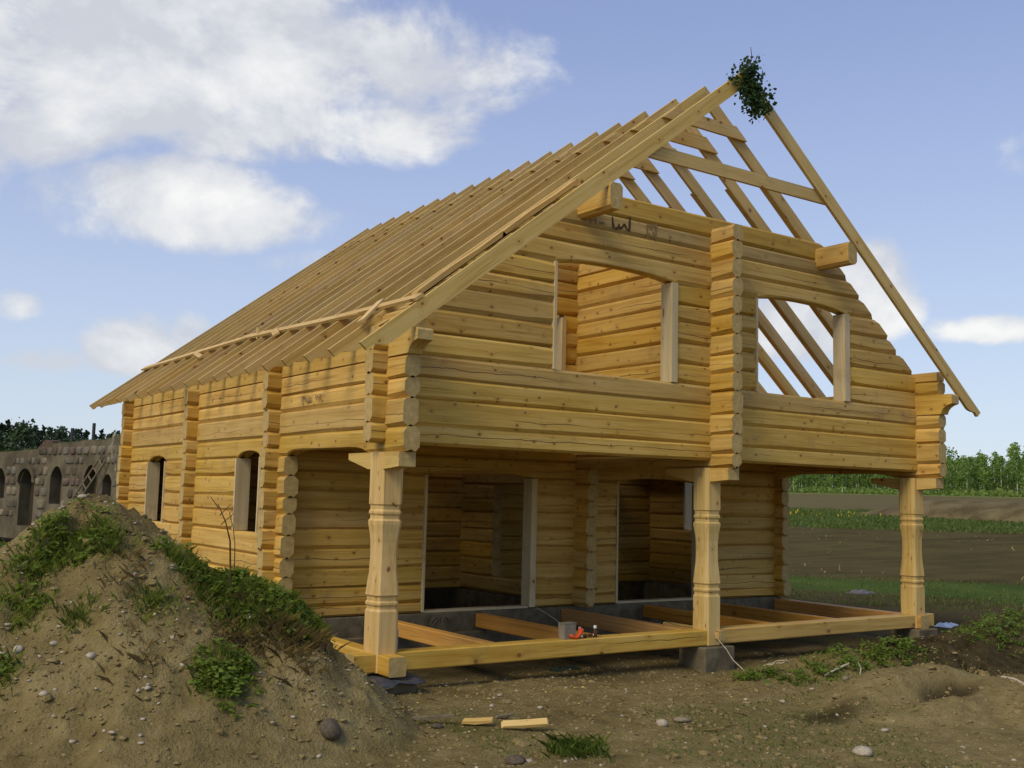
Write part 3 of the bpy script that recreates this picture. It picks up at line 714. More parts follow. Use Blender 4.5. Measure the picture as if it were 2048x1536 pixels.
# bracket blocks on the posts, tapered underneath
for x0, lab in ((.0, 0), (XC0, 1), (W-T, 2)):
    pts = [(0, .0), (.0, .165), (1.05, .165), (1.05, .11), (.66, .0), (.62, -.0), (.30, -.03)]
    mb = MB().prism_y([(0, .012), (.30, -.012), (.62, -.012), (1.06, .085), (1.06, .150), (0, .150)], -.006, T+.006, 0); mb.mi = [0, 0, 0, 0, 0, 1, 0, 1]
    mb.build('bracket_block', [M['post'], M['logend']], house, (x0+T, -.30, -.238), (0, 0, math.pi/2))
# sill beams and floor joists
def beam(name, axis, a0, a1, off, w, z0, z1, mat='beam'):
    h = z1-z0; c = .012; L = a1-a0; prof = [(c, 0), (w-c, 0), (w, c), (w, h-c), (w-c, h), (c, h), (0, h-c), (0, c)]; n = 8
    vs = [(0, y, z) for y, z in prof]+[(L, y, z) for y, z in prof]
    fs = [tuple(reversed(range(n))), tuple(range(n, 2*n))]+[(i, (i+1) % n, (i+1) % n+n, i+n) for i in range(n)]
    mb = MB().add(vs, fs, [1, 1]+[0]*n)
    if axis == 'x': return mb.build(name, [M[mat], M['logend']], house, (a0, off, z0))
    return mb.build(name, [M[mat], M['logend']], house, (off+w, a0, z0), (0, 0, math.pi/2))
beam('sill_beam', 'x', -.235, 4.40, .012, .19, -2.162, -1.982); beam('sill_beam', 'x', 4.47, W+.20, .016, .19, -2.156, -1.978)
beam('sill_beam', 'y', -.215, YD-.03, .012, .185, -2.172, -1.992); beam('sill_beam', 'y', -.05, YD-.03, W-.205, .185, -2.168, -1.990, 'joist')
beam('sill_beam', 'y', -.06, .9, XC0+.10, .10, -2.10, -1.99)
for x in (1.36, 2.76, 4.14, 5.62, 6.86):
    beam('floor_joist', 'y', .19, YD-.035, x, .13, -2.165+random.uniform(-.01, .01), -1.985, 'joist')
# foundation
def fbox(name, x0, x1, y0, y1, z0, z1, mat='concrete', parent=house):
    mb = MB(); nxs = max(1, int((x1-x0)/.5)); c = .012
    mb.box(0, x1-x0, 0, y1-y0, 0, z1-z0)
    o = mb.build(name, M[mat], parent, (x0, y0, z0)); b = o.modifiers.new('edge', 'BEVEL'); b.width = .012; b.segments = 2; return o
fbox('foundation_wall', .02, W-.02, YD-.02, YD+.24, -2.75, -1.958); fbox('foundation_wall', .0, .25, YD+.245, YB+.2, -2.75, -1.962); fbox('foundation_wall', W-.25, W, YD+.245, YB+.2, -2.75, -1.962)
fbox('foundation_wall', .26, W-.26, YB, YB+.2, -2.75, -1.962); fbox('foundation_wall', XC0-.03, XC1+.03, YD+.245, YB-.01, -2.75, -1.962)
fbox('foundation_pier', -.20, .32, -.20, .34, -2.75, -2.215); fbox('foundation_pier', 4.20, 4.68, -.10, .34, -2.85, -2.170); fbox('foundation_pier', 8.28, 8.72, -.10, .36, -2.85, -2.168)
fbox('foundation_ledge', .3, W-.3, YD-.10, YD-.025, -2.6, -2.20)
# felt under the corner post, curling at its edge
def felt():
    n, k = 14, 8; vs = []; fs = []
    for i in range(n+1):
        for j in range(k+1):
            x = -.42+.78*i/n; y = -.30+.55*j/k
            z = -2.195+.012*math.sin(i*.9+j*.4)-(.05*max(0, (3-j)/3)**2 if i < 9 else .02*max(0, (2-j)/2))+(.035*max(0, (4-i)/4))
            vs.append((x, y, z))
    for i in range(n):
        for j in range(k): q = i*(k+1)+j; fs.append((q, q+k+1, q+k+2, q+1))
    o = MB().add(vs, fs).build('damp_felt', M['felt'], house, smooth=True); so = o.modifiers.new('t', 'SOLIDIFY'); so.thickness = .012
felt()
# marks written on the logs
def strokes(name, mat, plane, lines, wd, parent=house):
    mb = MB()
    for ln in lines:
        for (a, b) in zip(ln[:-1], ln[1:]):
            d = Vector((b[0]-a[0], b[1]-a[1])); 
            if d.length < 1e-6: continue
            d.normalize(); nn = Vector((-d.y, d.x))*wd*random.uniform(.35, .65); a2 = Vector(a)-d*wd*.3; b2 = Vector(b)+d*wd*.3
            q = [a2-nn, b2-nn, b2+nn, a2+nn]
            if plane == 'front': pts = [(p.x, -.011-random.random()*.001, p.y) for p in q]
            elif plane == 'left': pts = [(-.011-random.random()*.001, -p.x, p.y) for p in q]
            else: pts = [(p.x, plane, p.y) for p in q]
            mb.add(pts, [(0, 1, 2, 3)])
    if parent is not house:
        inv = Matrix.LocRotScale(parent.location, parent.rotation_euler, None).inverted(); mb.v = [tuple(inv @ Vector(v)) for v in mb.v]
    return mb.build(name, M[mat], parent)
def owner(base, z):
    return [o for o in house.children if o.name.split('.')[0] == base and o.location.z < z][-1] if False else next(o for o in reversed([c for c in house.children if c.name.split('.')[0] == base]) if o.location.z <= z and o.location.z+max(v.co.z for v in o.data.vertices) > z and max(v.co.x for v in o.data.vertices) > 3)
G_LOG = owner('gable_log', 2.62); G_LOG.data.materials[0] = M['log_stained']; S_LOG = owner('side_log', .52) if owner('side_log', .52).location.x < 1 else next(o for o in house.children if o.name.startswith('side_log') and o.location.x < 1 and abs(o.location.z-.415) < .01)
F_WALL = next(o for o in house.children if o.name.startswith('foundation_wall'))
def px_front(lines, ox, oy, sc):
    out = []
    for ln in lines:
        r = []
        for (a, b) in ln:
            d = ray(ox+a*sc, oy+b*sc); t = (0-CAMP.y)/d.y; p = CAMP+d*t; r.append((p.x, p.z))
        out.append(r)
    return out
strokes('writing', 'mark', 'front', px_front([[(428, 485), (432, 540), (440, 590), (465, 605), (490, 590), (495, 560)], [(495, 560), (505, 600), (525, 590)], [(525, 595), (545, 560), (560, 570)], [(560, 565), (575, 610), (600, 620)], [(606, 490), (606, 545), (600, 625)]], 1140, 340, .1953), .026, G_LOG)
strokes('writing', 'faint', 'front', px_front([[(200, 510), (205, 540)], [(215, 505), (255, 520), (260, 550)], [(255, 490), (262, 520)], [(300, 540), (345, 548)]], 1140, 340, .1953), .022, G_LOG)
strokes('writing', 'faint', 'front', px_front([[(785, 560), (790, 690)], [(800, 565), (880, 575)], [(880, 560), (872, 700)], [(820, 580), (826, 610)], [(850, 640), (846, 690)], [(800, 650), (812, 655)]], 1140, 340, .1953), .022, G_LOG)
def px_left(lines, ox, oy, sc):
    out = []
    for ln in lines:
        r = []
        for (a, b) in ln:
            d = ray(ox+a*sc, oy+b*sc); t = (0-CAMP.x)/d.x; p = CAMP+d*t; r.append((-p.y, p.z))
        out.append(r)
    return out
strokes('writing', 'faint', 'left', px_left([[(1255, 835), (1262, 795), (1285, 790), (1282, 830)], [(1300, 795), (1302, 835), (1325, 830), (1325, 790)], [(1328, 830), (1348, 825), (1348, 785)], [(1400, 770), (1395, 800)], [(1418, 830), (1418, 775), (1440, 795), (1440, 835)], [(1435, 765), (1455, 768)]], 360, 640, .1953), .018, S_LOG)
strokes('writing', 'mark', YD-.0215, [[(2.06, -2.07), (2.10, -2.0)], [(2.12, -2.08), (2.18, -2.02), (2.22, -2.05), (2.17, -2.1)], [(2.24, -2.02), (2.24, -2.09)], [(2.28, -2.08), (2.33, -2.02), (2.36, -2.08)]], .012, F_WALL)

# ------------------------------------------------------------------ topping-out branch on the ridge
def leaf_quads(c, d, n, L, Wd):
    """c centres, d leaf directions, n normals -> 6-gon leaves"""
    s = np.cross(n, d); s /= np.linalg.norm(s, axis=1, keepdims=True)+1e-9
    L = L[:, None]; Wd = Wd[:, None]; nn = np.cross(d, s)
    pts = [c, c+d*L*.35+s*Wd*.5+nn*L*.04, c+d*L*.7+s*Wd*.38, c+d*L-nn*L*.10, c+d*L*.7-s*Wd*.38, c+d*L*.35-s*Wd*.5+nn*L*.04]
    return np.stack(pts, 1).reshape(-1, 3)
def rvec(n, r=None):
    v = (r or rng).normal(size=(n, 3)); return v/np.linalg.norm(v, axis=1, keepdims=True)
br = empty('birch_branch', (4.40, -.56, 4.45), 'leafy green birch branch tied to the ridge of the bare rafters', 'branch')
tw = MB(); cs = []
def twig(p, q, r0, k=5):
    pts = [Vector(p).lerp(Vector(q), i/k)+Vector((random.uniform(-.012, .012), random.uniform(-.012, .012), random.uniform(-.012, .012))) for i in range(k+1)]
    tw.tube(pts, [r0*(1-.7*i/k) for i in range(k+1)], 5); return pts
main = twig((.06, -.02, -.30), (-.01, -.04, .49), .012, 8)
sprays = [((0, 0, .0), (-.33, -.02, .06), 60), ((0, 0, .05), (-.20, -.05, .22), 70), ((0, 0, .1), (.10, -.05, .35), 60), ((0, 0, .05), (.16, -.03, .17), 60), ((.05, 0, -.05), (.40, -.03, -.02), 55), ((.05, 0, -.1), (.42, -.02, -.16), 70),
          ((.03, 0, -.1), (.22, -.06, -.28), 120), ((.03, 0, -.1), (.03, -.06, -.38), 100), ((.0, 0, -.05), (-.12, -.05, -.22), 70), ((0, 0, 0), (-.18, -.04, -.06), 90), ((0, 0, .1), (-.04, -.03, .30), 70), ((.02, 0, -.1), (.12, -.1, -.2), 130), ((0, 0, 0), (.1, -.08, .0), 120), ((0, 0, .1), (0, -.05, .2), 90)]
for a, b, n in sprays:
    pts = twig(a, b, .006, 5)
    for _ in range(n):
        t = random.random()**.8; p = Vector(a).lerp(Vector(b), t); cs.append((p.x+random.gauss(0, .038), p.y+random.gauss(0, .05), p.z+random.gauss(0, .038)))
tw.build('stem', M['bark'], br)
cs = np.array(cs); d = rvec(len(cs)); d[:, 2] -= .5; d /= np.linalg.norm(d, axis=1, keepdims=True)
lv = leaf_quads(cs, d, rvec(len(cs)), rng.uniform(.035, .06, len(cs)), rng.uniform(.028, .045, len(cs)))
lk(bpy.data.objects.new('foliage', fastmesh('foliage', lv, 6, M['leaf_branch'])), br)['kind'] = 'stuff'

# ------------------------------------------------------------------ small things about the porch
def thing(mb, name, mats, label, cat, loc=(0, 0, 0), rot=(0, 0, 0), smooth=False, group=None):
    return tag(mb.build(name, mats, None, loc, rot, smooth), label, cat, group)
zt_ = -1.981
tub = MB(); tub.add([(x*s, y*s, z) for z, s in ((0, .90), (.15, 1.0), (.165, 1.06), (.17, 1.06)) for x, y in ((-.085, -.05), (.085, -.05), (.085, .05), (-.085, .05))],
        [(3, 2, 1, 0)]+[(i*4+k, i*4+(k+1) % 4, i*4+4+(k+1) % 4, i*4+4+k) for i in range(3) for k in range(4)]+[(12, 13, 14, 15)])
thing(tub, 'plastic_tub', M['tub'], 'cloudy grey plastic tub standing on the porch sill beam', 'tub', (2.33, .10, zt_), (0, 0, .12))
og = MB(); pts = [(-.085+.17*i/9, -.01, .048-.040*math.sin(math.pi*i/9)+(.055*(i/9)**3)) for i in range(10)]
og.tube(pts, [.012]+[.022]*8+[.015], 7); og.tube([(.045, 0, .03), (.05, 0, .08), (.065, 0, .115)], [.02, .018, .012], 7)
thing(og, 'plastic_tool', M['orange'], 'bright orange plastic tool in front of the grey tub', 'tool', (2.405, .045, zt_+.0), (0, 0, 0), True)
def bottle(loc, rot, label, sc=1.0):
    e = empty('small_bottle', loc, label, 'bottle', 'small brown bottles on the sill beam'); e.rotation_euler = rot
    b = MB().lathe([(r*sc, z*sc) for r, z in ((.022, 0), (.024, .006), (.024, .06), (.018, .072), (.011, .078), (.011, .09))]).build('body', M['brown_glass'], e, smooth=True)
    MB().lathe([(r*sc, z*sc) for r, z in ((.016, .088), (.017, .092), (.017, .116), (.014, .120))]).build('cap', M['white_cap'], e, smooth=True)
bottle((2.50, .10, zt_), (0, 0, 0), 'brown bottle standing close beside the grey tub', .95)
bottle((2.56, .055, zt_+.022), (0, -1.55, .2), 'brown bottle lying on its side, cap towards the orange tool', .8)
bottle((2.60, .065, zt_+.022), (0, 1.55, .1), 'brown bottle lying on its side, cap towards the upright one', .7)
bottle((2.69, .07, zt_), (0, 0, 0), 'brown bottle with a large white cap standing apart', 1.05)
wb = empty('water_bottle', (.265, .15, zt_), 'clear blue plastic bottle standing behind the corner post', 'bottle')
MB().lathe([(.030, 0), (.034, .008), (.034, .10), (.030, .11), (.034, .12), (.034, .18), (.014, .225), (.014, .24)]).build('body', M['blue'], wb, smooth=True)
MB().lathe([(.017, .238), (.017, .258)]).build('cap', M['white_cap'], wb)
# string from the doorway to the joist
thing(MB().tube([(3.73, YD-.02, -1.95), (3.76, YD-.25, -2.02), (3.80, YD-.5, -2.12), (3.84, YD-.7, -2.24), (3.86, YD-.8, -2.38)], .006, 5), 'string', M['wire'], 'thin pale string hanging from the doorway corner', 'string')
def drape(pts, r, z=.01, n=7, jit=0.0):
    out = []
    for (a, b) in zip(pts[:-1], pts[1:]):
        for i in range(n):
            t = i/n; x = a[0]+(b[0]-a[0])*t+random.uniform(-jit, jit); y = a[1]+(b[1]-a[1])*t+random.uniform(-jit, jit); out.append((x, y, hz1(x, y)+z))
    x, y = pts[-1]; out.append((x, y, hz1(x, y)+z)); return out
rp = [(4.42, -.03, -2.02), (4.44, -.08, -2.10), (4.47, -.17, -2.19), (4.50, -.24, -2.30)]
thing(MB().tube(rp+drape([(4.52, -.42), (4.56, -.62), (4.60, -.80), (4.72, -.88)], .010, .014, 6, .008), .005, 6), 'rope', M['rope'], 'pale rope trailing from the middle post down to the ground', 'rope')
thing(MB().tube(drape([(4.50, -.55), (4.40, -.62), (4.46, -.75), (4.60, -.92)], .010, .012, 6, .01), .0055, 5), 'rope', M['rope'], 'short pale rope lying slack beside the middle pier', 'rope')
rt1 = [onz(1650+dx, 1338+dy, -2.25) for dx, dy in ((0, 0), (22, -4), (45, -8), (62, -12), (72, -6), (70, 6))]
thing(MB().tube([(p.x, p.y, hz1(p.x, p.y)+.03+.04*i/5) for i, p in enumerate(rt1)], [.010, .012, .012, .011, .009, .006], 6), 'root', M['rope'], 'pale bent root sticking out of the earth before the pier', 'root')
rt2 = [onz(1740+dx, 1330+dy, -2.2) for dx, dy in ((0, 2), (10, -6), (28, -8), (46, 0), (52, 8))]
thing(MB().tube([(p.x, p.y, hz1(p.x, p.y)+.06) for p in rt2], .009, 5), 'root', M['rope'], 'thin pale root looping over the dark earth ridge', 'root')
cb = [onz(2005, 1393, -2.3), onz(2030, 1402, -2.3), onz(2052, 1413, -2.3), onz(2090, 1425, -2.3)]
thing(MB().tube([(p.x, p.y, hz1(p.x, p.y)+.02) for p in cb], .014, 6), 'cable', M['rope'], 'stiff white cable end lying behind the sandy heap', 'cable')
def crumpled(name, mat, label, cat, c, sx, sy, sz, n=8):
    vs = []; fs = []
    for i in range(n+1):
        for j in range(n+1):
            x = c[0]+(i/n-.5)*sx; y = c[1]+(j/n-.5)*sy; e = max(0, 1-((i/n-.5)*2)**4)*max(0, 1-((j/n-.5)*2)**4)
            vs.append((x+random.uniform(-.02, .02)*sx, y+random.uniform(-.02, .02)*sy, hz1(x, y)+.004+e*sz*random.uniform(.3, 1.0)))
    for i in range(n):
        for j in range(n): q = i*(n+1)+j; fs.append((q, q+n+1, q+n+2, q+1))
    o = MB().add(vs, fs).build(name, M[mat]); so = o.modifiers.new('t', 'SOLIDIFY'); so.thickness = .004
    return tag(o, label, cat)
p = onz(1895, 1252, -2.38); crumpled('plastic_bag', 'bag', 'crumpled pale blue plastic bag on the dark earth', 'bag', (p.x, p.y), .36, .30, .07)
p = onz(1722, 1186, -2.38); crumpled('cloth', 'lilac', 'crumpled lilac cloth lying on the field behind the porch', 'cloth', (p.x, p.y), .55, .4, .08)
p = onz(1128, 1333, -2.37); crumpled('sheet_scrap', 'sheet', 'dark green sheet scrap under the front sill beam', 'scrap', (p.x, p.y), .42, .20, .04)
# wood offcuts on the ground
def offcut(c, L, w, th, rz, tilt, label, mat='plank'):
    pts = [(0, 0), (L*.45, -.006), (L, .012), (L*.97, th+.01), (L*.5, th), (L*.05, th*.8)]
    o = MB().prism_y(pts, 0, w).build('wood_offcut', [M[mat]], None, (c[0], c[1], hz1(c[0]+.1, c[1])+.012), (tilt, -.04, rz)); return tag(o, label, 'wood', 'offcuts on the ground before the porch')
offcut((.13, -1.90, 0), .38, .075, .022, -.55, .45, 'pale split slab of wood lying on the sand before the porch')
offcut((-.06, -1.60, 0), .26, .07, .022, -.75, .2, 'narrow yellow wood chip lying beside the split slab')
offcut((-.45, -1.35, 0), .42, .035, .02, -.55, .1, 'dark thin stick at the foot of the earth mound', 'ladder')
offcut((.35, -1.50, 0), .16, .025, .015, -.2, .1, 'short dark stick on the sand behind the split slab', 'ladder')

# chips and shavings left from the carpentry
def chips(n):
    x = rng.uniform(-.4, 8.5, n); y = rng.normal(-.75, .45, n); P = np.column_stack([x, y, hz(x, y)+.006]); d = rvec(n); d[:, 2] *= .15; d /= np.linalg.norm(d, axis=1, keepdims=True)
    nn = rng.normal(size=(n, 3))*.25+np.array([0, 0, 1.0]); L = rng.uniform(.012, .05, n)
    o = lk(bpy.data.objects.new('wood_chips', fastmesh('wood_chips', leaf_quads(P, d, nn, L, L*rng.uniform(.2, .5, n)), 6, M['plank']))); tag(o, 'small pale wood chips strewn before the porch', 'chips', kind='stuff')
chips(260)

# stones
def stone_mesh(seed, subdiv=2):
    r = random.Random(seed); bm = bmesh.new(); bmesh.ops.create_icosphere(bm, subdivisions=subdiv, radius=.5)
    off = Vector((r.random()*50, r.random()*50, r.random()*50))
    for v in bm.verts:
        n = mnoise.noise(v.co*1.7+off)*.28+mnoise.noise(v.co*4+off)*.10; v.co *= 1+n
        v.co.z *= .78
    me = bpy.data.meshes.new('stone'); bm.to_mesh(me); bm.free(); return me
SM = [stone_mesh(s) for s in range(5)]
for s_ in SM:
    s_.polygons.foreach_set('use_smooth', [True]*len(s_.polygons))
def stone(px, py, size, mat, label, flat=.6, z=-2.36, k=0, pos=None):
    p = pos or onz(px, py, z); me = SM[k % 5].copy(); me.materials.append(M[mat])
    o = bpy.data.objects.new('stone', me); zz = hz1(p[0], p[1]) if pos is None else p[2]
    o.location = (p[0], p[1], zz+size*flat*.22); o.scale = (size, size*.8, size*flat); o.rotation_euler = (random.uniform(-.2, .2), random.uniform(-.2, .2), random.random()*6); lk(o)
    return tag(o, label, 'stone', 'larger stones lying about')
stone(1325, 1457, .115, 'pebble', 'small pale stone beside the flat one on the bare sand', .8, k=1)
stone(1364, 1445, .16, 'pebble2', 'flat pale stone lying on the bare sand', .45, k=2)
stone(1725, 1509, .19, 'pebble', 'flat whitish stone among sparse grass', .5, k=3)
stone(1770, 1462, .07, 'pebble', 'small whitish stone below the sandy heap', .7, k=0)
stone(1690, 1268+90, .10, 'pebble2', 'small dull stone at the edge of the earth ridge', .7, k=4)
stone(1000, 1395, .06, 'pebble', 'tiny white stone near the corner post', .7, k=0)
stone(1080, 1420, .06, 'pebble', 'tiny white stone on open sand', .7, k=2)
stone(1030, 1530, .17, 'darkstone', 'dark half buried stone left of the grass tuft', .5, k=4)
stone(875, 1462, .12, 'darkstone', 'dark flat stone beside the yellow wood chip', .5, k=1)
def on_mound(px, py):
    d = ray(px, py); t = 5.0/math.hypot(d.x, d.y); st = .02/math.hypot(d.x, d.y)
    P0 = np.array(CAMP)[None, :]+np.array(d)[None, :]*(t+st*np.arange(900))[:, None]
    h = hz(P0[:, 0], P0[:, 1]); k = np.argmax(P0[:, 2] < h); return P0[k]
def mstone(px, py, size, mat, label, flat=.7, k=0):
    q = on_mound(px, py); return stone(0, 0, size, mat, label, flat, k=k, pos=(q[0], q[1], hz1(q[0], q[1])-.02))
mstone(660, 1465, .22, 'darkstone', 'dark grey boulder at the toe of the earth mound', .85, 3)
mstone(500, 1238, .12, 'pebble', 'whitish stone under the weeds on the mound', .7, 1)
mstone(35, 1300, .10, 'pebble', 'pale stone at the bare left flank of the mound', .7, 2)
mstone(165, 995, .10, 'pebble', 'pale stone on the crest of the mound', .6, 0)
mstone(108, 1286, .07, 'pebble', 'small pale stone on the bare flank of the mound', .7, 4)
mstone(525, 1270, .06, 'pebble', 'tiny pale stone below the weeds on the mound', .7, 4)
mstone(345, 1275, .06, 'pebble', 'tiny white stone half way up the mound', .7, 3)
# gravel: uncountable
def gravel(name, n, xr, yr, size, mat, dens=None, sig=.5, smooth=True):
    x = rng.uniform(*xr, n*3); y = rng.uniform(*yr, n*3)
    if dens is not None:
        k = rng.random(n*3) < dens(x, y); x, y = x[k][:n], y[k][:n]
    else: x, y = x[:n], y[:n]
    n = len(x); z = hz(x, y); s = size*rng.lognormal(0, sig, n)
    g = (1+5**.5)/2; base = np.array([(-1,g,0),(1,g,0),(-1,-g,0),(1,-g,0),(0,-1,g),(0,1,g),(0,-1,-g),(0,1,-g),(g,0,-1),(g,0,1),(-g,0,-1),(-g,0,1)], float)/1.9
    F = np.array([(0,11,5),(0,5,1),(0,1,7),(0,7,10),(0,10,11),(1,5,9),(5,11,4),(11,10,2),(10,7,6),(7,1,8),(3,9,4),(3,4,2),(3,2,6),(3,6,8),(3,8,9),(4,9,5),(2,4,11),(6,2,10),(8,6,7),(9,8,1)])
    V = base[None]*(s[:, None, None])*rng.uniform(.62, 1.25, (n, 12, 1))*np.stack([rng.uniform(.8, 1.4, n), rng.uniform(.7, 1.1, n), rng.uniform(.45, .8, n)], -1)[:, None, :]; a = rng.uniform(0, 6.28, n); ca, sa = np.cos(a)[:, None], np.sin(a)[:, None]
    X = V[:, :, 0]*ca-V[:, :, 1]*sa; Y = V[:, :, 0]*sa+V[:, :, 1]*ca
    V = np.stack([X+x[:, None], Y+y[:, None], V[:, :, 2]+z[:, None]+s[:, None]*.1], -1).reshape(-1, 3)
    FF = (F[None]+12*np.arange(n)[:, None, None]).reshape(-1, 3).astype(np.int32)
    me = bpy.data.meshes.new(name); me.vertices.add(len(V)); me.vertices.foreach_set('co', V.astype(np.float32).ravel())
    me.loops.add(FF.size); me.loops.foreach_set('vertex_index', FF.ravel()); me.polygons.add(len(FF)); me.polygons.foreach_set('loop_start', np.arange(0, FF.size, 3, dtype=np.int32)); me.polygons.foreach_set('loop_total', np.full(len(FF), 3, dtype=np.int32))
    me.polygons.foreach_set('use_smooth', np.full(len(FF), smooth)); me.materials.append(M[mat]); me.update(calc_edges=True)
    return tag(lk(bpy.data.objects.new(name, me)), kind='stuff')
mdens = lambda x, y: .12+.88*sstep(.0, .5, ridge_h(x, y, RIDGE, 0, 0)+2.36)
tag(gravel('gravel', 1000, (-4.6, 4.5), (-4.5, 1.0), .011, 'pebble', mdens), 'pale gravel strewn over the mound and the sand', 'gravel')
tag(gravel('crumbled_earth', 15000, (-4.6, 7.5), (-4.8, .6), .0095, 'crumb', lambda x, y: .35+.65*mdens(x, y), .55, False), 'crumbs of earth lying over the bare ground', 'earth')

# ------------------------------------------------------------------ grass and weeds
def blades(name, pos, h, w, mat, lean=.5, label=None, cat='grass', hang=False):
    n = len(pos); az = rng.uniform(0, 6.28, n); dr = np.stack([np.cos(az), np.sin(az), np.zeros(n)], -1); sd_ = np.stack([-np.sin(az), np.cos(az), np.zeros(n)], -1)
    ln = rng.uniform(.1, 1, n)[:, None]*lean*h[:, None]; up = np.array([0, 0, 1.0])*(-1 if hang else 1)
    b = pos; m1 = b+up*h[:, None]*.5+dr*ln*.3; tp = b+up*h[:, None]*rng.uniform(.75, 1, n)[:, None]+dr*ln; w = w[:, None]*.5
    q = np.stack([b-sd_*w, b+sd_*w, m1+sd_*w*.8, tp, m1-sd_*w*.8], 1).reshape(-1, 3)
    o = lk(bpy.data.objects.new(name, fastmesh(name, q, 5, M[mat]))); return tag(o, label, cat, kind='stuff')
def patch(centres, n):
    """points (px,py,spread) on the visible surface -> ground points"""
    out = []
    for (px, py, sr, wt) in centres:
        q = on_mound(px, py); k = int(n*wt); xy = rng.normal(size=(k, 2))*sr+q[:2]; out.append(xy)
    xy = np.concatenate(out); return np.column_stack([xy, hz(xy[:, 0], xy[:, 1])-.008])
GP = [(160,1090,.10,.8),(100,1108,.10,.6),(220,1085,.07,.4),(60,1145,.08,.3),(60,1230,.07,.2),(155,1240,.05,.2),(310,1210,.08,.3),(405,1165,.10,1.0),(450,1180,.12,1.6),(500,1195,.13,1.7),(550,1212,.12,1.6),(595,1228,.09,1.2),(470,1215,.11,.8),(345,1112,.06,.15),(625,1255,.06,.7),(440,1365,.08,.5),(470,1335,.08,.4),(5,1350,.07,.2),(15,1200,.07,.2),(560,1240,.10,.7)]
pg = patch(GP, 900); hh = rng.uniform(.025, .12, len(pg))*rng.uniform(.6, 1.25, len(pg))
blades('grass', pg, hh, rng.uniform(.004, .008, len(pg)), 'grass', 1.0, 'green grass growing in patches on the earth mound')
pd = patch([(560,1265,.10,1.2),(600,1280,.08,.9),(520,1255,.12,1.0),(430,1205,.10,.6),(250,1130,.12,.3),(470,1290,.1,.4),(640,1290,.06,.4),(300,1320,.15,.25),(600,1330,.12,.3)], 260)
blades('dry_grass', pd, rng.uniform(.03, .13, len(pd)), rng.uniform(.003, .005, len(pd)), 'drygrass', 1.6, 'dry brown grass and roots hanging from the mound')
def weeds(name, P, label, hmin=.07, hmax=.20, leaves=14, size=.062, mat='weed'):
    n = len(P); H = rng.uniform(hmin, hmax, n)
    k = leaves; t = rng.uniform(.25, 1.0, (n, k)); az = rng.uniform(0, 6.28, (n, k)); rad = rng.uniform(.15, .75, (n, k))*H[:, None]*(1.15-t*.5)
    c = np.stack([P[:, 0:1]+np.cos(az)*rad*.6, P[:, 1:2]+np.sin(az)*rad*.6, P[:, 2:3]+H[:, None]*t], -1).reshape(-1, 3)
    d = np.stack([np.cos(az), np.sin(az), rng.uniform(-.5, .25, (n, k))], -1).reshape(-1, 3); d /= np.linalg.norm(d, axis=1, keepdims=True)
    nn = rng.normal(size=(n*k, 3))*.45+np.array([0, 0, 1.0]); sz = rng.uniform(.6, 1.25, n*k)*size
    lv = leaf_quads(c, d, nn, sz, sz*rng.uniform(.45, .7, n*k))
    o = lk(bpy.data.objects.new(name, fastmesh(name, lv, 6, M[mat]))); return tag(o, label, 'weeds', kind='stuff')
WP = [(140,1088,.10,.8),(85,1115,.09,.6),(50,1150,.07,.3),(50,1225,.06,.3),(200,1085,.07,.4),(410,1165,.10,1.0),(455,1178,.12,1.6),(505,1190,.12,1.8),(555,1205,.11,2.2),(590,1220,.10,2.0),(615,1245,.08,1.4),(580,1245,.09,1.0),(430,1355,.08,1.2),(450,1380,.08,1.0),(475,1330,.08,.8),(320,1095,.05,.2),(5,1350,.06,.2)]
weeds('weeds', patch(WP, 28), 'leafy green weeds covering the crest of the mound', .03, .11, 12, .050)
RW = [(1500,1356,.07,.6),(1545,1352,.06,.4),(1640,1340,.12,.7),(1700,1325,.14,1),(1760,1312,.14,1.1),(1810,1302,.14,.8),(1950,1268,.25,1.2),(2010,1256,.3,1.4),(2048,1245,.3,1),(1600,1362,.12,.5),(1990,1290,.25,.5),(2100,1260,.4,1)]
weeds('ridge_weeds', patch(RW, 34), 'leafy weeds along the dark earth ridge', .05, .13, 10, .05)
pr = patch(RW+[(1850,1320,.3,.8),(1700,1350,.3,.5)], 60); blades('ridge_grass', pr, rng.uniform(.04, .12, len(pr)), rng.uniform(.006, .012, len(pr)), 'grass', 1.0, 'thin grass along the dark earth ridge')
tu = patch([(1150,1505,.11,1.0)], 300); blades('grass_tuft', tu, rng.uniform(.04, .15, len(tu)), rng.uniform(.006, .011, len(tu)), 'grass', 1.4, 'single bright grass tuft on the bare sand')
# sparse turf in the right foreground and behind the house
def scatter_grass(name, n, xr, yr, f, h, w, label, lean=.8, mat='grass'):
    x = rng.uniform(*xr, n); y = rng.uniform(*yr, n); k = rng.random(n) < f(x, y); x, y = x[k], y[k]
    P = np.column_stack([x, y, hz(x, y)-.01]); return blades(name, P, rng.uniform(*h, len(P)), rng.uniform(*w, len(P)), mat, lean, label)
turf = lambda x, y: sstep(.0, .14, fbm(x, y, .9, 4)-.28*sstep(-1.2, .2, y)-.2*sstep(1.2, -1.0, x))*sstep(7.5, 3, x)
scatter_grass('thin_turf', 16000, (-.5, 7), (-5.2, -1.2), lambda x, y: .8*turf(x, y)*sstep(.25, .05, np.clip(ridge_h(x, y, SAND, 0, 0)+2.3, 0, 1)), (.012, .05), (.004, .008), 'thin short grass on the foreground earth', 1.2)
blades('dry_stems', np.column_stack([(q := patch([(900,1400,.9,1),(1300,1420,.9,1),(1000,1480,.6,1)], 60))[:, :2], q[:, 2]]), rng.uniform(.01, .05, len(q)), rng.uniform(.004, .008, len(q)), 'drygrass', 4.0, 'bits of straw lying on the sand')
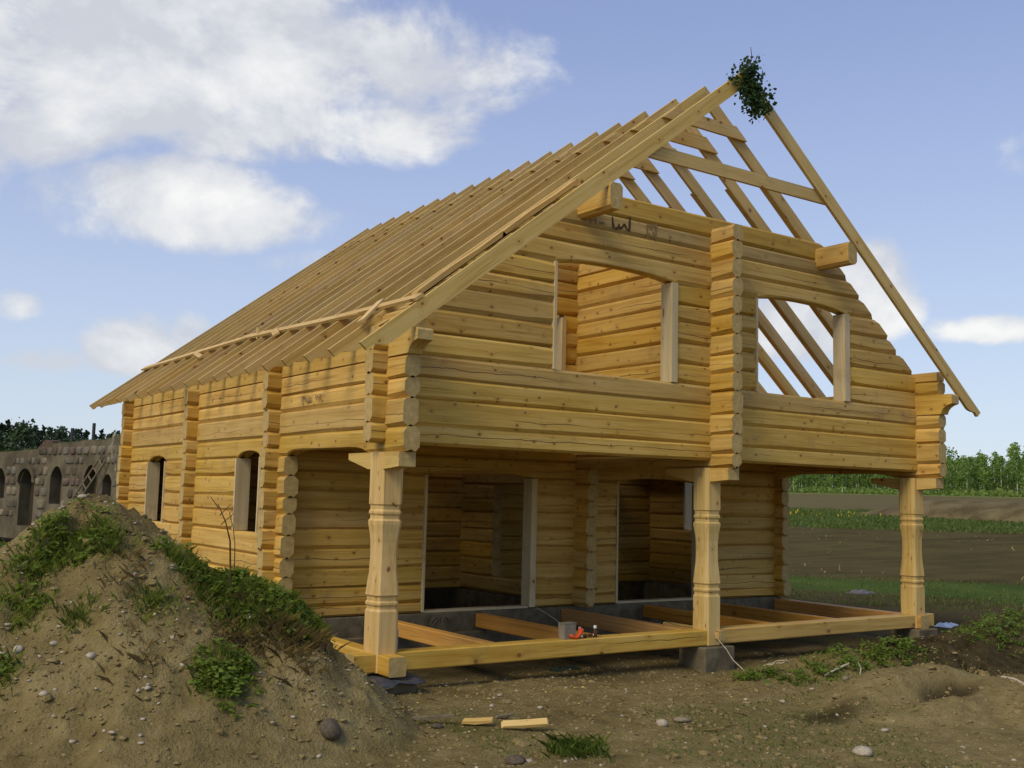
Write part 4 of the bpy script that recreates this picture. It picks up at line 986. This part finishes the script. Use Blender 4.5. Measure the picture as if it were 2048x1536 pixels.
def band(s0, s1, n, h, w, name, label, mat='grass', f=None, lean=.8, azr=(.30, 1.35)):
    az = rng.uniform(*azr, n); s = rng.uniform(s0, s1, n); d = s/np.cos(az-.931); x = CAMP.x+d*np.sin(az); y = CAMP.y+d*np.cos(az)
    k = ~((x > -.4) & (x < 9) & (y > -.4) & (y < 9.4)); k &= (f(x, y) if f else True); x, y = x[k], y[k]
    P = np.column_stack([x, y, hz(x, y)-.02]); return blades(name, P, rng.uniform(*h, len(P)), rng.uniform(*w, len(P)), mat, lean, label)
band(21.5, 30, 26000, (.03, .12), (.014, .028), 'field_grass', 'green grass strip beside the ploughed field', 'fieldgrass', f=lambda x, y: fbm(x, y, .4, 3)+.05 > rng.uniform(-.2, .2, len(x)))
band(14, 22, 5000, (.03, .12), (.012, .03), 'yard_grass', 'scattered grass on the dark earth behind the house', 'fieldgrass', f=lambda x, y: fbm(x, y, .5, 3) > rng.uniform(0, .3, len(x)))
band(30, 58, 1300, (.05, .16), (.03, .06), 'stubble', 'dry stubble on the ploughed field', 'drygrass', f=lambda x, y: fbm(x, y, .25, 3) > rng.uniform(-.05, .3, len(x)), lean=1.5)
band(57, 90, 26000, (.08, .24), (.06, .12), 'meadow_grass', 'green meadow strip beyond the ploughed field', 'fieldgrass')
band(72, 84, 300, (.20, .30), (.08, .13), 'dandelions', 'yellow flowers growing in the meadow strip', 'yellow', f=lambda x, y: fbm(x, y, .10, 2) > .04)
# two dry weed stems standing on the mound
for px, tpx, tpy, lab in ((462, 436, 1008, 'tall dry stem leaning over on the mound before the log wall'), (469, 458, 1022, 'shorter dry stem upright on the mound before the log wall')):
    q = on_mound(px, 1150); dd = math.hypot(q[0]-CAMP.x, q[1]-CAMP.y); tp = atd(tpx, tpy, dd)
    mb = MB(); base = Vector(q)-Vector((0, 0, .05)); top = Vector(tp); mid = base.lerp(top, .55)+Vector((.03, .0, .0))
    mb.tube([base, base.lerp(mid, .5), mid, mid.lerp(top, .5)+Vector((.008, 0, 0)), top], [.005, .0045, .004, .003, .002], 5)
    for t in (.75, .86, .95): c = base.lerp(top, t); mb.tube([c, c+Vector((random.uniform(-.06, .06), random.uniform(-.03, .03), .05))], [.0025, .0015], 4)
    thing(mb, 'dry_stem', M['bark'], lab, 'plant')

# ------------------------------------------------------------------ old stone building on the left
def stone_ruin():
    A = atd(-150, 1000, 46.0); B = atd(262, 1000, 32.0); d = Vector((B.x-A.x, B.y-A.y, 0)); L = d.length; ux = d.normalized(); rz = math.atan2(ux.y, ux.x)
    z0 = -2.25; H = 3.30
    e = empty('stone_building', (A.x, A.y, z0), 'old roofless fieldstone building with arched openings behind the house', 'building'); e.rotation_euler = (0, 0, rz)
    def s_of(px):
        r = ray(px, 980); den = r.x*ux.y-r.y*ux.x; t = ((A.x-CAMP.x)*ux.y-(A.y-CAMP.y)*ux.x)/den; p = CAMP+r*t; return (Vector((p.x, p.y, 0))-Vector((A.x, A.y, 0))).dot(ux), math.hypot(p.x-CAMP.x, p.y-CAMP.y)
    def zz(px, py):
        s, dd = s_of(px); return atd(px, py, dd).z-z0
    ops = []
    for (pl, pr, pt, pb) in ((-60,-38,938,1000),(-14,9,936,996),(39,68,938,1052),(99,122,932,1008),(166,192,930,1000),(204,222,948,1003)):
        ops.append((s_of(pl)[0], s_of(pr)[0], max(.0, zz((pl+pr)/2, pb)), zz((pl+pr)/2, pt)))
    D = .6
    ytop = lambda s: H+.04*math.sin(s*1.3)+.03*math.sin(s*3.1+1)-.85*max(0, 1-s/L)
    mb = MB(); cuts = [0]+[x for o in ops for x in o[:2]]+[L]
    for i in range(0, len(cuts), 2):
        a, b = cuts[i], cuts[i+1]; n = max(1, int((b-a)/.7)); top = [(a+(b-a)*k/n, ytop(a+(b-a)*k/n)) for k in range(n, -1, -1)]
        mb.prism_y([(a, 0), (b, 0)]+top, 0, D)
    for (a, b, zb, zt) in ops:
        if zb > .05: mb.box(a, b, 0, D, 0, zb)
        w = b-a; arc = [(a+w*k/10, zt-.42*w*(abs(2*k/10-1)**2.2)) for k in range(11)]
        mb.prism_y(arc+[(b, ytop(b)), (a, ytop(a))], 0, D)
    mb.build('wall', M['mortar'], e)
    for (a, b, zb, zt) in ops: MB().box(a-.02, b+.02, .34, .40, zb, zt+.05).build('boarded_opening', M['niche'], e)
    # arch of the doorway
    a, b, zb, zt = ops[2]; w = b-a; ri = []; ro = []
    for k in range(9):
        th = math.pi*(1-k/8); ri.append(((a+b)/2+w*.5*math.cos(th), zt-.40*w+.42*w*math.sin(th))); ro.append(((a+b)/2+w*.64*math.cos(th), zt-.40*w+.58*w*math.sin(th)))
    for k in range(8):
        MB().prism_y([ri[k], ri[k+1], ro[k+1], ro[k]], -.10, .06).build('arch_stone', M['mortar'], e)
    # field stones set in the face, each its own piece
    cnt = 0; smin = s_of(-25)[0]; z = .02
    while z < H:
        rh = random.uniform(.24, .40); x = smin+random.random()*.3
        while x < L-.1:
            w = random.uniform(.24, .56)*(1.3 if random.random() < .15 else 1); cx, cz = x+w/2, z+rh/2
            blocked = any(a+.0 < x+w and x < b-.0 and zb-.05 < z+rh*.8 and z < zt+.10 for a, b, zb, zt in ops)
            seen = cz > .55+1.15*sstep(s_of(60)[0], s_of(200)[0], cx)
            if seen and not blocked and z+rh*.8 < ytop(cx) and cnt < 298:
                k = 9; g = .028; ring = []
                for q in range(k):
                    th = 2*math.pi*q/k+.2; cx_, sz_ = math.cos(th), math.sin(th); p = 2.0/4.5; f = random.uniform(.86, 1.06)
                    ring.append((math.copysign(abs(cx_)**p, cx_)*(w/2-g)*f, math.copysign(abs(sz_)**p, sz_)*(rh/2-g)*f))
                dp = random.uniform(.02, .055); vs = [(a, 0.03, c) for a, c in ring]+[(a*.93, -dp*.6, c*.92) for a, c in ring]+[(a*.66, -dp, c*.64) for a, c in ring]
                fs = [(q, (q+1) % k, (q+1) % k+k, q+k) for q in range(k)]+[(q+k, (q+1) % k+k, (q+1) % k+2*k, q+2*k) for q in range(k)]+[tuple(range(2*k, 3*k))]
                fs = [tuple(reversed(f)) if False else f for f in fs]
                MB().add(vs, fs).build('stone', M[random.choice(('stonegrey', 'stonegrey', 'stonered', 'stonedark', 'stonepale'))], e, (cx, 0, cz), smooth=True); cnt += 1
            x += w
        z += rh
    # grass along the broken wall top
    n = 2600; ss = rng.uniform(0, L, n); P = np.column_stack([ss, rng.uniform(.0, D, n), np.array([ytop(v) for v in ss])-.03])
    o = blades('wall_top_grass', P, rng.uniform(.02, .09, n), rng.uniform(.03, .06, n), 'fieldgrass', 1.0); o.parent = e; del o['category']
    # a weathered sheet on the wall top
    c = s_of(80)[0]; MB().prism_y([(c-.7, ytop(c)-.05), (c+.5, ytop(c)-.02), (c+.45, ytop(c)+.22), (c-.1, ytop(c)+.26)], .1, .5).build('rubble', M['rust'], e)
    # ladder against it
    la = s_of(161)[0]; lb = s_of(214)[0]; zb_ = zz(161, 1006)-.3; ztp = zz(214, 914)
    ld = empty('ladder', (A.x, A.y, z0), 'weathered wooden ladder leaning askew against the stone building', 'ladder'); ld.rotation_euler = (0, 0, rz)
    lo = Vector((la+.25, -.50, zb_)); hi = Vector((lb-.10, -.10, ztp)); ax = (hi-lo).normalized(); sd_ = Vector((1, 0, 0)).cross(ax); sd_ = ax.cross(Vector((0, -1, 0))).normalized()
    for k in (-.15, .15): MB().tube([lo+sd_*k, hi+sd_*k], .028, 6).build('rail', M['ladder'], ld)
    for k in range(7):
        c = lo.lerp(hi, .06+.14*k); MB().tube([c-sd_*.16, c+sd_*.16], .022, 6).build('rung', M['ladder'], ld)
    return A, ux, L, rz
stone_ruin()
for (px, pt, lab) in ((138, 856, 'thin dark pole, the shorter one behind the stone building'), (181, 846, 'thin dark pole, the taller one behind the stone building')):
    a = atd(px, 960, 52); tpz = atd(px, pt, 52).z
    thing(MB().tube([(a.x, a.y, hz1(a.x, a.y)-.2), (a.x, a.y, tpz)], .075, 8), 'pole', M['pole'], lab, 'pole')
# strip of white foil hanging at the rear corner of the log house
vs = []; fs = []
for i in range(13):
    z = .40-1.0*i/12*.62; x = -.17-.05*math.sin(i*.35)-.01*math.sin(i*1.7); vs += [(x, YB+.34, z), (x-.022-.008*math.sin(i), YB+.36, z)]
    if i: fs.append((2*i-2, 2*i-1, 2*i+1, 2*i))
o = thing(MB().add(vs, fs), 'foil_strip', M['tub'], 'strip of white foil hanging at the rear corner of the log house', 'foil'); so = o.modifiers.new('t', 'SOLIDIFY'); so.thickness = .006

# ------------------------------------------------------------------ trees
def crown_leaves(n, shape, size, r):
    P = shape(n, r); d = r.normal(size=(n, 3)); d /= np.linalg.norm(d, axis=1, keepdims=True); nn = r.normal(size=(n, 3))
    s = size*r.uniform(.6, 1.3, n); return leaf_quads(P, d, nn, s, s*.75)
def birch_shape(h, w):
    def f(n, r):
        # clumps along ascending branches
        k = 34; zc = r.uniform(.16, 1.0, k)**.9; rad = w*(np.sin(np.clip((zc-.12)/.95, 0, 1)*math.pi)**.7*.75+.10)*r.uniform(.25, 1.05, k); a = r.uniform(0, 6.28, k)
        c = np.stack([np.cos(a)*rad, np.sin(a)*rad, zc*h], -1); i = r.integers(0, k, n)
        return c[i]+r.normal(size=(n, 3))*np.array([w*.20, w*.20, h*.045])
    return f
def spruce_shape(h, w, pine=False):
    def f(n, r):
        L = 15; li = r.integers(0, L, n); z0 = (.12 if not pine else .35)+li/L*(.88 if not pine else .65); rad = w*(1-z0)**(.85 if not pine else .5)*r.uniform(.1, 1, n)**.6+.03
        a = r.uniform(0, 6.28, n)+np.round(r.uniform(0, 5, n))*.6; z = z0*h-rad*.28+r.normal(size=n)*h*.012
        return np.stack([np.cos(a)*rad, np.sin(a)*rad, z], -1)
    return f
BT = []; r_ = np.random.default_rng(3)
for k in range(5):
    h, w = 8.2+.5*k, 1.45+.12*(k % 3); tr = MB(); lean = r_.uniform(-.3, .3, 2)
    tr.tube([(lean[0]*t*t, lean[1]*t*t, h*.95*t-.4*(1-t)) for t in (0, .15, .35, .6, .85, 1)], [.20, .17, .14, .09, .04, .01], 6)
    for q in range(7):
        t = .3+.09*q; a = q*2.4; p0 = (lean[0]*t*t, lean[1]*t*t, h*.95*t); tr.tube([p0, (p0[0]+math.cos(a)*w*.5, p0[1]+math.sin(a)*w*.5, p0[2]+h*.10)], [.03, .008], 4)
    tm = tr.mesh('trunk', M['birchbark']); cm = fastmesh('crown', crown_leaves(620, birch_shape(h, w), .46, r_), 6, M['birchleaf'] if k % 2 else M['birchleaf2']); BT.append((tm, cm))
CT = []
for k in range(5):
    h, w = 8.5+.6*k, 1.5; tr = MB(); tr.tube([(0, 0, -.4), (0, 0, h*.5), (0, 0, h*.98)], [.16, .10, .01], 6)
    tm = tr.mesh('trunk', M['pinebark']); cm = fastmesh('crown', crown_leaves(620, spruce_shape(h, w*(1.25 if k > 2 else 1), k > 2), .42, r_), 6, M['conifer'] if k != 3 else M['conifer2']); CT.append((tm, cm))
def tree(name, meshes, x, y, sc, label, cat, group, sz=1.0, z=None):
    e = empty(name, (x, y, hz1(x, y) if z is None else z), label, cat, group); e.rotation_euler = (0, 0, random.random()*6.28); e.scale = (sc, sc, sc*sz)
    for nm, me in zip(('trunk', 'crown'), meshes): lk(bpy.data.objects.new(nm, me), e)
    return e
# birch wood along the far edge of the fields
rows = ((178, 56, .40, .64), (186, 56, .46, .72), (197, 50, .54, .84), (212, 42, .62, .98))
for ri, (dist, n, s0, s1) in enumerate(rows):
    for k in range(n):
        px = 1490+(2230-1490)*(k+random.uniform(.1, .9))/n; a = atd(px, 985, 1.0); az = math.atan2(a.x-CAMP.x, a.y-CAMP.y)
        dd = (dist+random.uniform(-4, 4))/math.cos(az-.931); x = CAMP.x+dd*math.sin(az); y = CAMP.y+dd*math.cos(az); dark_ = ri == 3 and random.random() < .25
        if dark_: tree('spruce_tree', CT[random.randrange(3)], x, y, random.uniform(.68, .85), 'dark spruce standing up behind the birch wood across the field', 'tree', 'spruces in the far wood')
        else: tree('birch_tree', BT[random.randrange(5)], x, y, random.uniform(s0, s1), 'white stemmed birch in the wood at the far edge of the field', 'tree', 'birches across the field')
# depth of the wood behind the front rows reads as one mass
n = 16000; az = rng.uniform(.60, 1.25, n); s = rng.uniform(200, 226, n); d = s/np.cos(az-.931); x = CAMP.x+d*np.sin(az); y = CAMP.y+d*np.cos(az)
P = np.column_stack([x, y, hz(x, y)+rng.uniform(0, 1, n)*(4.4+2.6*fbm(x, y, .09, 3))]); dv = rvec(n); sz_ = rng.uniform(.5, .95, n)
tag(lk(bpy.data.objects.new('far_wood', fastmesh('far_wood', leaf_quads(P, dv, rvec(n), sz_, sz_*.75), 6, M['birchleaf2']))), 'depth of the green wood behind the front birches', 'wood', kind='stuff')
# undergrowth at the foot of the wood
n = 14000; az = rng.uniform(.60, 1.25, n); s = rng.uniform(170, 184, n); d = s/np.cos(az-.931); x = CAMP.x+d*np.sin(az); y = CAMP.y+d*np.cos(az)
P = np.column_stack([x, y, hz(x, y)+rng.uniform(0, .9, n)**1.5]); dv = rvec(n); sz_ = rng.uniform(.3, .6, n)
tag(lk(bpy.data.objects.new('undergrowth', fastmesh('undergrowth', leaf_quads(P, dv, rvec(n), sz_, sz_*.7), 6, M['shrub']))), 'bright green undergrowth along the foot of the birch wood', 'undergrowth', kind='stuff')
M['leafdark'] = leafmat('dull_leaf', (.028, .055, .022), (.065, .105, .040), .3, .2)
DT = [(tm, fastmesh('crown', crown_leaves(620, birch_shape(8.2+.5*k, 2.2), .46, r_), 6, M['leafdark'])) for k, (tm, cm) in enumerate(BT[:3])]
# conifers beyond the stone building
lefts = [(-60,845,3),(-25,838,0),(4,842,1),(18,838,0),(33,846,3),(47,843,4),(62,852,1),(72,847,2),(88,851,0),(100,849,1),(117,855,4),(127,853,3),(150,857,3),(160,855,4),(173,857,1),(190,866,2),(204,858,0),(222,864,4),(234,860,3),(250,862,2),(-90,840,1),(-40,850,4),(56,857,0),(110,862,2),(140,866,1),(214,868,3),(80,858,4)]
for i, (px, pt, k) in enumerate(lefts):
    dist = random.uniform(84, 104); a = atd(px, pt, dist); zb = -1.0; h = (a.z-zb); hm = 8.5+.6*k; sc = h/hm
    tree('pine_tree' if k > 2 else 'spruce_tree', CT[k], a.x, a.y, sc, 'open crowned pine beyond the stone building' if k > 2 else 'dark pointed spruce beyond the stone building', 'tree', 'pines beyond the stone building' if k > 2 else 'spruces beyond the stone building', z=zb)
for i, (px, pt) in enumerate(((40, 853), (52, 850), (120, 862))):
    a = atd(px, pt, 78); tree('leafy_tree', DT[i], a.x, a.y, (a.z+1.0)/(8.2+.5*i), 'broad leafy green tree among the conifers beyond the stone building', 'tree', 'leafy trees beyond the stone building', z=-1.0)

# ------------------------------------------------------------------ bring everything to metres, ground level near z = 0
bpy.context.view_layer.update()
done = set()
for o in scene.objects:
    if o.type == 'MESH' and o.data.name not in done:
        done.add(o.data.name); o.data.transform(Matrix.Scale(S, 4)); o.data.update()
    for md in o.modifiers:
        if md.type == 'SOLIDIFY': md.thickness *= S
        if md.type == 'BEVEL': md.width *= S
    l = o.location.copy()
    if o.parent is None and o.type != 'LIGHT': l.z += ZSHIFT
    o.location = l*S
